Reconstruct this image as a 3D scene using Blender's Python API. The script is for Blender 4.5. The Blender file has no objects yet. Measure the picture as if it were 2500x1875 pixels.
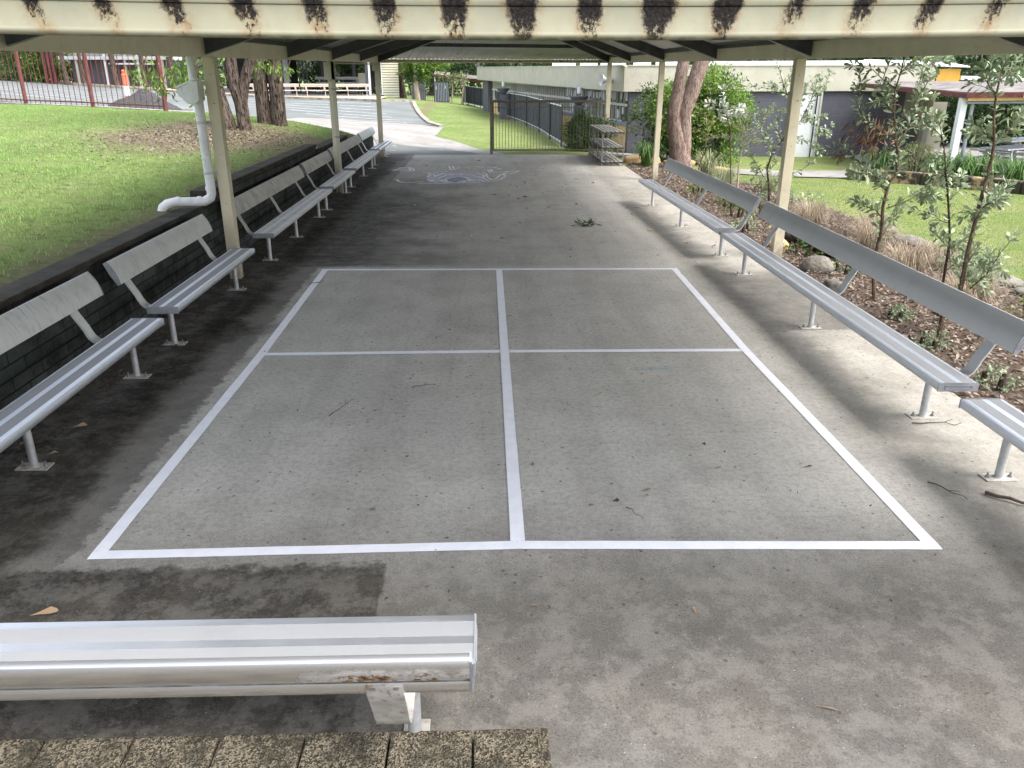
import bpy, math, random
import numpy as np
from mathutils import Vector, Matrix
random.seed(7); rng = np.random.default_rng(11)
C = bpy.context.scene.collection
PI = math.pi

# ------------------------------------------------------------------ camera
F_PX, PITCH, YAW, ROLL = 1945.255, .37509, .03024, .00219
def cam_axes():
    f = Vector((math.sin(YAW)*math.cos(PITCH), math.cos(YAW)*math.cos(PITCH), -math.sin(PITCH)))
    rt = Vector((math.cos(YAW), -math.sin(YAW), 0)); up = rt.cross(f)
    c, s = math.cos(ROLL), math.sin(ROLL)
    return c*rt + s*up, c*up - s*rt, f
cd = bpy.data.cameras.new('camera'); cam = bpy.data.objects.new('camera', cd); C.objects.link(cam)
a_, b_, f_ = cam_axes()
cam.matrix_world = Matrix(((a_.x, b_.x, -f_.x, 0), (a_.y, b_.y, -f_.y, 0), (a_.z, b_.z, -f_.z, 2.35), (0, 0, 0, 1)))
cd.sensor_width = 36; cd.lens = F_PX/2500*36; cd.clip_start = .05; cd.clip_end = 600
bpy.context.scene.camera = cam

# ------------------------------------------------------------------ materials
class NT:
    def __init__(s, name):
        s.m = bpy.data.materials.new(name); s.m.use_nodes = True
        s.t = s.m.node_tree; s.n = s.t.nodes; s.n.clear()
        s.out = s.n.new('ShaderNodeOutputMaterial'); s.b = s.n.new('ShaderNodeBsdfPrincipled')
        s.t.links.new(s.b.outputs[0], s.out.inputs[0])
        s.geo = s.n.new('ShaderNodeNewGeometry'); s.tc = s.n.new('ShaderNodeTexCoord')
    def put(s, sock, v):
        if v is None: return
        if isinstance(v, bpy.types.NodeSocket): s.t.links.new(v, sock)
        elif isinstance(v, (tuple, list)):
            sock.default_value = tuple(v)+(1,) if len(v) == 3 and len(sock.default_value) == 4 else v
        else: sock.default_value = v
    def P(s): return s.geo.outputs['Position']
    def O(s): return s.tc.outputs['Object']
    def rnd(s): return s.geo.outputs['Random Per Island']
    def xyz(s, v=None):
        q = s.n.new('ShaderNodeSeparateXYZ'); s.put(q.inputs[0], v or s.P()); return q.outputs
    def comb(s, x, y, z):
        q = s.n.new('ShaderNodeCombineXYZ')
        for i, v in enumerate((x, y, z)): s.put(q.inputs[i], v)
        return q.outputs[0]
    def m2(s, op, a, b=None, c=None):
        q = s.n.new('ShaderNodeMath'); q.operation = op
        s.put(q.inputs[0], a); s.put(q.inputs[1], b)
        if c is not None: s.put(q.inputs[2], c)
        return q.outputs[0]
    def scale(s, v, sc):
        q = s.n.new('ShaderNodeMapping'); s.put(q.inputs[0], v); q.inputs['Scale'].default_value = sc; return q.outputs[0]
    def noise(s, sc, det=3, ro=.55, vec=None, dist=0):
        q = s.n.new('ShaderNodeTexNoise'); s.put(q.inputs['Vector'], vec or s.P())
        q.inputs['Scale'].default_value = sc; q.inputs['Detail'].default_value = det
        q.inputs['Roughness'].default_value = ro; q.inputs['Distortion'].default_value = dist
        return q.outputs['Fac']
    def voro(s, sc, vec=None, feat='F1', out='Distance'):
        q = s.n.new('ShaderNodeTexVoronoi'); q.feature = feat; s.put(q.inputs['Vector'], vec or s.P())
        q.inputs['Scale'].default_value = sc; return q.outputs[out]
    def sm(s, v, a, b, c=0, d=1):
        q = s.n.new('ShaderNodeMapRange'); q.interpolation_type = 'SMOOTHSTEP'
        s.put(q.inputs['Value'], v); q.inputs[1].default_value = a; q.inputs[2].default_value = b
        q.inputs[3].default_value = c; q.inputs[4].default_value = d
        if a > b:
            q.inputs[1].default_value = b; q.inputs[2].default_value = a
            q.inputs[3].default_value = d; q.inputs[4].default_value = c
        return q.outputs[0]
    def mix(s, f, a, b, mode='MIX'):
        q = s.n.new('ShaderNodeMix'); q.data_type = 'RGBA'; q.blend_type = mode
        s.put(q.inputs[0], f); s.put(q.inputs[6], a); s.put(q.inputs[7], b); return q.outputs[2]
    def bump(s, h, dist=.01, st=1.0):
        q = s.n.new('ShaderNodeBump'); q.inputs['Distance'].default_value = dist; q.inputs['Strength'].default_value = st
        s.put(q.inputs['Height'], h); s.t.links.new(q.outputs[0], s.b.inputs['Normal'])
    def done(s, col, rough=.8, metal=0, spec=None):
        s.put(s.b.inputs['Base Color'], col); s.put(s.b.inputs['Roughness'], rough); s.put(s.b.inputs['Metallic'], metal)
        if spec is not None: s.b.inputs['Specular IOR Level'].default_value = spec
        return s.m

def simple(name, col, col2=None, sc=3, rough=.8, metal=0, bump=0, bsc=40, spec=.4, lo=.35, hi=.65, dirt=None, dsc=6, dlo=.6, dhi=.75, obj=True):
    s = NT(name); v = s.O() if obj else s.P()
    c = col
    if col2: c = s.mix(s.sm(s.noise(sc, 4, .6, v), lo, hi), col, col2)
    if dirt: c = s.mix(s.sm(s.noise(dsc, 5, .7, v), dlo, dhi), c, dirt)
    if bump: s.bump(s.noise(bsc, 4, .6, v), bump)
    return s.done(c, rough, metal, spec)

def leafmat(name, a, b, rough=.5, trans=.25, c3=None):
    s = NT(name); r = s.rnd()
    c = s.mix(r, a, b)
    if c3: c = s.mix(s.sm(s.noise(1.3, 2, .5), .45, .6), c, c3)
    m = s.done(c, rough, 0, .35)
    tr = s.n.new('ShaderNodeBsdfTranslucent'); s.put(tr.inputs[0], c)
    mx = s.n.new('ShaderNodeMixShader'); mx.inputs[0].default_value = trans
    s.t.links.new(s.b.outputs[0], mx.inputs[1]); s.t.links.new(tr.outputs[0], mx.inputs[2]); s.t.links.new(mx.outputs[0], s.out.inputs[0])
    return m

def slab_mat():
    s = NT('slab_concrete'); x, y, z = s.xyz()
    P = s.P()
    wob = s.m2('MULTIPLY', s.m2('SUBTRACT', s.noise(1.1, 4, .6), .5), 1.0)
    wobf = s.m2('MULTIPLY', s.m2('SUBTRACT', s.noise(9, 4, .7), .5), .25)
    xw = s.m2('ADD', s.m2('ADD', x, wob), wobf)
    yw = s.m2('ADD', y, s.m2('MULTIPLY', wob, .5)); yw = s.m2('ADD', yw, wobf)
    base0 = None
    # stripes left by a washing lance, along the court
    xs = s.m2('ADD', x, s.m2('MULTIPLY', wob, .3))
    base = s.mix(s.sm(s.noise(.55, 4, .55), .3, .7), (.47, .455, .415), (.56, .54, .495))
    base = s.mix(s.m2('MULTIPLY', s.sm(s.noise(2.1, 5, .65), .42, .68), .26), base, (.27, .255, .225))
    str_ = s.noise(1.0, 3, .5, s.scale(P, (3.2, .35, 1)))
    base = s.mix(s.m2('MULTIPLY', s.sm(str_, .44, .62), .16), base, (.19, .175, .155))
    base = s.mix(s.m2('MULTIPLY', s.sm(s.m2('ADD', x, wobf), 2.42, 2.75), s.sm(s.noise(1.3, 4), .2, .6, .55, .9)), base, s.mix(s.sm(s.noise(3.5, 5, .7), .35, .65), (.25, .235, .2), (.34, .32, .28)))  # soil-toned strip on the garden side, darkened to offset the strong light
    # moss and grime that was never washed off
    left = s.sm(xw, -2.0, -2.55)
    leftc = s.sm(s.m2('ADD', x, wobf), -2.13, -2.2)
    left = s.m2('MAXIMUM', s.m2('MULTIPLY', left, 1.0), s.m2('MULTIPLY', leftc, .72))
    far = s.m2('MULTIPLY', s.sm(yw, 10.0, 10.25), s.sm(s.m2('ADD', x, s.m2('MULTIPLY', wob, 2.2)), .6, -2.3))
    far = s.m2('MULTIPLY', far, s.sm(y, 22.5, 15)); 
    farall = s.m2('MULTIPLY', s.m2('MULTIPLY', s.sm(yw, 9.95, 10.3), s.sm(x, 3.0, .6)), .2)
    near = s.m2('MULTIPLY', s.sm(s.m2('ADD', x, s.m2('MULTIPLY', wobf, .25)), -.50, -.545), s.sm(s.m2('ADD', y, wobf), 3.55, 3.42))
    near = s.m2('MULTIPLY', near, 1.0)
    nearR = s.m2('MULTIPLY', s.sm(yw, 4.3, 2.9), .84)
    corner = s.m2('MULTIPLY', s.sm(s.m2('ADD', xw, s.m2('MULTIPLY', y, -.35)), -3.25, -3.3), .0)
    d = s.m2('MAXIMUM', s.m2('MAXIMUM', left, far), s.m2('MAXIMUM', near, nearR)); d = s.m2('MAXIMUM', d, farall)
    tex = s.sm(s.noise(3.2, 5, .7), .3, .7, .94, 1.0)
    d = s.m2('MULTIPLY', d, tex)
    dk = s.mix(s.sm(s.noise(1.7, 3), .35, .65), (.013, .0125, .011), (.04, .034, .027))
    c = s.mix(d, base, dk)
    # soft shadow of the garden-side benches painted as a dark band, then a wet stain
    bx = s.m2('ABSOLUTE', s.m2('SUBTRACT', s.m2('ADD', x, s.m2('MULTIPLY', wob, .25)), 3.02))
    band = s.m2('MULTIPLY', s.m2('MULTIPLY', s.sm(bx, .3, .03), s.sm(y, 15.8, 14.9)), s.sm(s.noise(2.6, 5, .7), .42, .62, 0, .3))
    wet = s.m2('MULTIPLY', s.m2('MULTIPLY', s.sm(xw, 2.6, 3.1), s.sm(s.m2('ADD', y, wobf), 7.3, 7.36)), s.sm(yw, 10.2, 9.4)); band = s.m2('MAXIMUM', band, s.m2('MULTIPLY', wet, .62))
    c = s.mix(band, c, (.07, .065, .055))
    # speckle: exposed aggregate, worn more towards the steps
    sp = s.noise(98, 3, .85); spw = s.sm(s.m2('ADD', y, wob), 4.6, 2.4, .3, 1.0)
    c = s.mix(s.m2('MULTIPLY', s.sm(sp, .52, .6), s.m2('MULTIPLY', spw, .85)), c, (.045, .04, .033))
    sp2 = s.noise(95, 3, .8, s.scale(P, (1, 1.1, 1)))
    c = s.mix(s.m2('MULTIPLY', s.sm(sp2, .62, .7), s.m2('MULTIPLY', spw, .6)), c, (.5, .47, .4))
    gr = s.noise(26, 5, .8); c = s.mix(s.m2('MULTIPLY', s.sm(gr, .42, .66), .36), c, (.13, .12, .105))
    gr2 = s.noise(11, 5, .78, None, .4); c = s.mix(s.m2('MULTIPLY', s.sm(gr2, .5, .64), s.m2('MULTIPLY', spw, .24)), c, (.1, .09, .078))
    gr3 = s.noise(5, 6, .8); c = s.mix(s.m2('MULTIPLY', s.sm(gr3, .55, .42), .12), c, (.46, .44, .4))
    for sc_, th, st_ in ((16, .19, .75), (31, .17, .6)):
        vd = s.voro(sc_); vc = s.xyz(s.voro(sc_, None, 'F1', 'Color'))[0]; c = s.mix(s.m2('MULTIPLY', s.m2('MULTIPLY', s.sm(vd, th, th*.6), s.sm(vc, .78, .84)), st_*.8), c, (.04, .035, .03))
    for sc_, th in ((14, .06), (30, .11)):
        vd = s.voro(sc_, s.scale(P, (1.03, .97, 1))); vc = s.xyz(s.voro(sc_, s.scale(P, (1.03, .97, 1)), 'F1', 'Color'))[1]; c = s.mix(s.m2('MULTIPLY', s.m2('MULTIPLY', s.sm(vd, th, th*.5), s.sm(vc, .84, .88)), .5), c, (.5, .48, .43))
    # scattered spots (gum, tannin)
    v = s.voro(2.3, P); vs = s.sm(s.m2('ADD', v, s.m2('MULTIPLY', s.noise(20), .05)), .075, .05)
    c = s.mix(s.m2('MULTIPLY', vs, .55), c, (.06, .055, .05))
    v2 = s.voro(7.5); v2s = s.m2('MULTIPLY', s.sm(v2, .085, .06), s.sm(s.noise(.9), .45, .6)); c = s.mix(s.m2('MULTIPLY', v2s, .6), c, (.08, .07, .06))
    s.bump(s.m2('ADD', s.noise(120, 4, .7), s.m2('MULTIPLY', s.noise(12, 3), .6)), .004, .8)
    return s.done(c, .85, 0, .25)

def block_mat():
    s = NT('mossy_block'); x, y, z = s.xyz()
    q = s.n.new('ShaderNodeTexBrick'); s.put(q.inputs['Vector'], s.comb(y, z, 0))
    q.inputs['Scale'].default_value = 1; q.inputs['Brick Width'].default_value = .4; q.inputs['Row Height'].default_value = .1
    q.inputs['Mortar Size'].default_value = .006; q.inputs['Mortar Smooth'].default_value = .4
    s.put(q.inputs['Color1'], (.075, .084, .08)); s.put(q.inputs['Color2'], (.045, .052, .05)); s.put(q.inputs['Mortar'], (.01, .01, .009))
    c = s.mix(s.sm(s.noise(4, 5, .7), .4, .7), q.outputs['Color'], (.02, .02, .017))
    c = s.mix(s.sm(s.noise(60, 3, .8), .6, .72), c, (.12, .13, .12))
    h = s.m2('ADD', s.m2('MULTIPLY', q.outputs['Fac'], -1.5), s.noise(70, 4, .7))
    s.bump(h, .012, 1)
    return s.done(c, .9, 0, .2)

def coping_mat():
    s = NT('coping'); c = s.mix(s.sm(s.noise(3, 5, .7), .35, .7), (.03, .027, .022), (.062, .056, .045))
    c = s.mix(s.sm(s.noise(40, 4, .8), .6, .72), c, (.13, .12, .1)); s.bump(s.noise(60, 4, .7), .006)
    return s.done(c, .92, 0, .2)

def alu_mat(name, col, dirt=0.0, rough=.38, metal=.85, streak=0.0):
    s = NT(name); O = s.O()
    fine = s.noise(1, 2, .5, s.scale(O, (1.5, 300, 300)))
    c = s.mix(s.m2('MULTIPLY', fine, .35), col, tuple(k*.78 for k in col))
    c = s.mix(s.m2('MULTIPLY', s.sm(s.noise(5, 5, .7, O), .5, .75), .1+dirt*.6), c, (.16, .15, .13))
    if dirt:
        c = s.mix(s.m2('MULTIPLY', s.sm(s.noise(9, 5, .75, s.scale(O, (2.2, .8, .8))), .5, .68), dirt), c, (.085, .078, .065))
    if streak:
        st = s.noise(1, 4, .7, s.scale(O, (46, 6, 5)), .3)
        lumps = s.sm(s.noise(2.2, 2, .5, O), .38, .6)
        c = s.mix(s.m2('MULTIPLY', s.m2('MULTIPLY', s.sm(st, .55, .63), lumps), streak), c, (.04, .037, .033))
    r = s.m2('ADD', rough, s.m2('MULTIPLY', s.noise(6, 3, .6, O), .2))
    mt = metal
    if dirt > .2: mt = s.sm(s.noise(4, 4, .7, O), .3, .7, metal, metal*.35)
    s.bump(s.noise(1, 2, .5, s.scale(O, (2, 400, 400))), .0006)
    return s.done(c, r, mt, .5)

def cream_mat(name='cream_paint', a=(.62, .56, .42), b=(.55, .5, .37), chips=.0):
    s = NT(name); c = s.mix(s.sm(s.noise(2.5, 4, .6), .3, .7), a, b)
    c = s.mix(s.m2('MULTIPLY', s.sm(s.noise(14, 5, .75), .66, .72), .75), c, (.16, .12, .08))
    c = s.mix(s.m2('MULTIPLY', s.sm(s.noise(6, 4, .7), .5, .8), .3), c, (.3, .26, .19))
    x, y, z = s.xyz(); c = s.mix(s.m2('MULTIPLY', s.sm(s.m2('ADD', z, s.m2('MULTIPLY', s.noise(18, 4, .7), .5)), .52, .22), .7), c, (.2, .16, .11))
    c = s.mix(s.m2('MULTIPLY', s.sm(s.noise(34, 4, .8), .66, .7), .8), c, (.12, .08, .05))
    s.bump(s.noise(90, 3), .0008); return s.done(c, .55, 0, .4)

STAINS = [-1.12, -.94, -.77, -.6, -.43, -.25, -.08, .09, .26, .43, .61, .79, .95, 1.13, 1.31]
def gutter_mat():
    s = NT('gutter_paint'); x, y, z = s.xyz(); P = s.P()
    c = s.mix(s.sm(s.noise(6, 4, .6), .3, .7), (.315, .302, .215), (.26, .252, .185))
    c = s.mix(s.m2('MULTIPLY', s.sm(s.noise(20, 4, .7), .55, .75), .35), c, (.26, .2, .12))
    # dirty drip marks under every roof corrugation, period 0.172 m
    warp = s.m2('MULTIPLY', s.m2('SUBTRACT', s.noise(28, 4, .7), .5), .042)
    slant = s.m2('MULTIPLY', s.m2('MULTIPLY', s.m2('SUBTRACT', x, .1), s.m2('SUBTRACT', 2.515, z)), .35)
    u = s.m2('ADD', s.m2('ADD', s.m2('SUBTRACT', x, .09), warp), slant)
    ph = s.m2('ABSOLUTE', s.m2('SUBTRACT', s.m2('FRACT', s.m2('ADD', s.m2('DIVIDE', u, .1735), .5)), .5))  # 0 at the middle of a drip
    wn = s.n.new('ShaderNodeTexWhiteNoise'); wn.noise_dimensions = '1D'; s.put(wn.inputs['W'], s.m2('FLOOR', s.m2('ADD', s.m2('DIVIDE', u, .1735), .5))); wv = wn.outputs['Value']
    half = s.sm(s.m2('ABSOLUTE', s.m2('SUBTRACT', x, .05)), 1.3, .1, .085, .19); half = s.m2('MULTIPLY', half, s.m2('ADD', .8, s.m2('MULTIPLY', wv, .4)))
    half = s.m2('ADD', s.m2('MULTIPLY', half, 1.12), s.m2('MULTIPLY', s.m2('SUBTRACT', s.noise(45, 5, .8), .5), .22))
    half = s.m2('MULTIPLY', half, s.sm(z, 2.42, 2.51, .62, 1.1))
    core = s.sm(s.m2('SUBTRACT', ph, half), .05, -.05)
    halo = s.sm(s.m2('SUBTRACT', ph, half), .19, -.03)
    den = s.sm(s.m2('ABSOLUTE', s.m2('SUBTRACT', x, .05)), 1.5, .1, -.06, .14)
    den = s.m2('ADD', den, s.m2('MULTIPLY', s.m2('SUBTRACT', wv, .5), .12))
    nz = s.m2('ADD', s.noise(75, 5, .8, s.scale(P, (1, 1, .7))), den)
    zz = s.sm(z, 2.43, 2.515, -.1, .13)
    sp = s.sm(s.m2('ADD', nz, zz), .5, .6)
    c = s.mix(s.m2('MULTIPLY', halo, s.sm(s.noise(30, 4, .7), .4, .7, .2, .85)), c, (.23, .14, .065))
    c = s.mix(s.m2('MULTIPLY', core, sp), c, s.mix(s.sm(s.noise(120, 3, .8), .4, .7), (.006, .005, .005), (.035, .027, .024)))
    # grime along the bottom edge
    low = s.m2('MULTIPLY', s.sm(z, 2.436, 2.424), s.sm(s.noise(25, 4), .3, .6)); c = s.mix(s.m2('MULTIPLY', low, .75), c, (.1, .1, .045))
    s.bump(s.m2('MULTIPLY', s.m2('MULTIPLY', core, sp), s.noise(90, 3)), .003)
    return s.done(c, s.m2('ADD', .5, s.m2('MULTIPLY', core, .4)), 0, .25)

def ground_mat():
    s = NT('lawn_ground'); x, y, z = s.xyz()
    g = s.mix(s.sm(s.noise(.5, 4, .6), .35, .65), (.13, .2, .055), (.19, .245, .085))
    g = s.mix(s.sm(s.noise(6, 5, .7), .45, .7), g, (.07, .1, .03))
    g = s.mix(s.m2('MULTIPLY', s.sm(s.noise(22, 4, .7), .5, .7), .5), g, (.17, .15, .075))
    g = s.mix(s.m2('MULTIPLY', s.sm(s.noise(1.4, 5, .75), .54, .66), .6), g, (.2, .185, .09))
    rt = s.sm(x, -3, 3); g = s.mix(s.m2('MULTIPLY', rt, .75), g, s.mix(s.sm(s.noise(1.2, 4), .35, .7), (.15, .2, .055), (.245, .24, .11)))
    # bare leaf-littered earth below the gum trees
    w = s.m2('MULTIPLY', s.m2('SUBTRACT', s.noise(.9, 4, .6), .5), 3.2)
    dx = s.m2('DIVIDE', s.m2('ADD', x, 5.7), 2.5); dy = s.m2('DIVIDE', s.m2('SUBTRACT', y, 17.6), 4.0)
    rr = s.m2('ADD', s.m2('SQRT', s.m2('ADD', s.m2('MULTIPLY', dx, dx), s.m2('MULTIPLY', dy, dy))), s.m2('MULTIPLY', w, .35))
    br = s.mix(s.sm(s.noise(14, 5, .75), .35, .65), (.11, .085, .055), (.21, .17, .115))
    g = s.mix(s.m2('MULTIPLY', s.sm(rr, 1.15, .6), .95), g, br)
    # worn strip along the retaining wall and building
    st = s.m2('MULTIPLY', s.sm(s.m2('ADD', x, s.m2('MULTIPLY', w, .1)), -4.05, -3.7), s.sm(x, -3, -3.4)); g = s.mix(s.m2('MULTIPLY', st, .65), g, br)
    s.bump(s.noise(45, 5, .8), .03); return s.done(g, .95, 0, .1)

def mulch_mat():
    s = NT('mulch'); c = s.mix(s.voro(28, None, 'F1', 'Color'), (.04, .026, .02), (.2, .15, .12))
    c = s.mix(.55, c, s.mix(s.sm(s.noise(18, 5, .8), .35, .65), (.035, .022, .016), (.22, .15, .11)))
    s.bump(s.noise(35, 5, .8), .04); return s.done(c, .95, 0, .1)

def asphalt_mat():
    s = NT('worn_asphalt'); c = s.mix(s.sm(s.noise(.6, 5, .6), .3, .7), (.115, .128, .128), (.165, .176, .172))
    c = s.mix(s.sm(s.noise(30, 3, .8), .55, .7), c, (.12, .125, .12)); s.bump(s.noise(90, 3), .004); return s.done(c, .9, 0, .2)

def bark_mat(name, a, b, vs=14, st=.9, dk=(.03, .022, .018)):
    s = NT(name); O = s.O(); v = s.scale(O, (1, 1, .16))
    c = s.mix(s.sm(s.noise(vs, 5, .7, v), .35, .65), a, b)
    c = s.mix(s.m2('MULTIPLY', s.sm(s.noise(vs*2.2, 4, .7, v), .5, .58), st), c, dk)
    c = s.mix(s.m2('MULTIPLY', s.sm(s.noise(1.6, 3, .6, O), .5, .7), .5), c, dk)
    s.bump(s.noise(vs*1.6, 5, .7, v), .06); return s.done(c, .9, 0, .12)

def brickwall_mat(name, c1, c2, mortar, bw, rh, axis='x', ms=.008):
    s = NT(name); x, y, z = s.xyz(); q = s.n.new('ShaderNodeTexBrick')
    s.put(q.inputs['Vector'], s.comb(x if axis == 'x' else y, z, 0)); q.inputs['Scale'].default_value = 1
    q.inputs['Brick Width'].default_value = bw; q.inputs['Row Height'].default_value = rh; q.inputs['Mortar Size'].default_value = ms
    s.put(q.inputs['Color1'], c1); s.put(q.inputs['Color2'], c2); s.put(q.inputs['Mortar'], mortar)
    c = s.mix(s.m2('MULTIPLY', s.sm(s.noise(2, 4), .4, .7), .3), q.outputs['Color'], tuple(k*.7 for k in c1))
    s.bump(s.m2('MULTIPLY', q.outputs['Fac'], -1), .006); return s.done(c, .8, 0, .25)

def paver_mat():
    s = NT('aggregate_paver'); v = s.voro(150, None, 'F1', 'Color'); q = s.xyz(v)[0]
    c = s.mix(s.sm(s.m2('ADD', s.m2('MULTIPLY', q, .5), s.m2('MULTIPLY', s.noise(70, 5, .8), .5)), .3, .7), (.03, .026, .02), (.2, .17, .12)); n = s.sm(s.noise(130, 4, .85), .58, .68); c = s.mix(n, c, (.34, .31, .24))
    c = s.mix(s.m2('MULTIPLY', s.sm(s.noise(5, 6, .8), .45, .6), .8), c, (.028, .026, .018))
    s.bump(s.m2('ADD', s.voro(150), s.noise(60, 4, .7)), .008); return s.done(c, .9, 0, .2)

def rust_mat():
    s = NT('rust_marked_aluminium'); x, y, z = s.xyz(); O = s.O()
    c = s.mix(s.m2('MULTIPLY', s.noise(1, 2, .5, s.scale(O, (1.5, 300, 300))), .25), (.8, .81, .84), (.66, .67, .7))
    up = s.sm(z, .765, .70)
    def blot(cx, wd, k): return s.m2('MULTIPLY', s.sm(s.m2('ABSOLUTE', s.m2('SUBTRACT', x, cx)), wd, 0), k)
    b = s.m2('MAXIMUM', s.m2('MAXIMUM', blot(-.36, .2, 1.25), blot(-.2, .11, 1.15)), s.m2('MAXIMUM', blot(-.07, .06, .8), blot(-.5, .09, .55)))
    k = s.m2('MULTIPLY', s.m2('MULTIPLY', b, up), s.sm(s.noise(38, 5, .75), .3, .62)); k = s.m2('MULTIPLY', k, s.sm(z, .66, .668))
    c = s.mix(s.m2('MINIMUM', s.m2('MULTIPLY', k, 1.2), 1.0), c, s.mix(s.sm(s.noise(60, 4), .4, .6), (.3, .17, .07), (.05, .025, .012)))
    ln = s.m2('MULTIPLY', s.sm(z, .678, .672), s.sm(z, .655, .661)); c = s.mix(s.m2('MULTIPLY', ln, s.sm(s.noise(14, 4, .7), .3, .6, .3, .8)), c, (.17, .17, .08))
    return s.done(c, s.m2('ADD', .25, s.m2('MULTIPLY', k, .5)), s.sm(k, .5, 0, 0, .9), .5)
def faint(name, col, amt):
    s = NT(name); m = s.done(col, .9, 0, .1)
    tr = s.n.new('ShaderNodeBsdfTransparent'); mx = s.n.new('ShaderNodeMixShader')
    s.put(mx.inputs[0], s.m2('MULTIPLY', s.sm(s.noise(9, 5, .8), .3, .5), amt))
    s.t.links.new(tr.outputs[0], mx.inputs[1]); s.t.links.new(s.b.outputs[0], mx.inputs[2]); s.t.links.new(mx.outputs[0], s.out.inputs[0])
    return m

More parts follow.
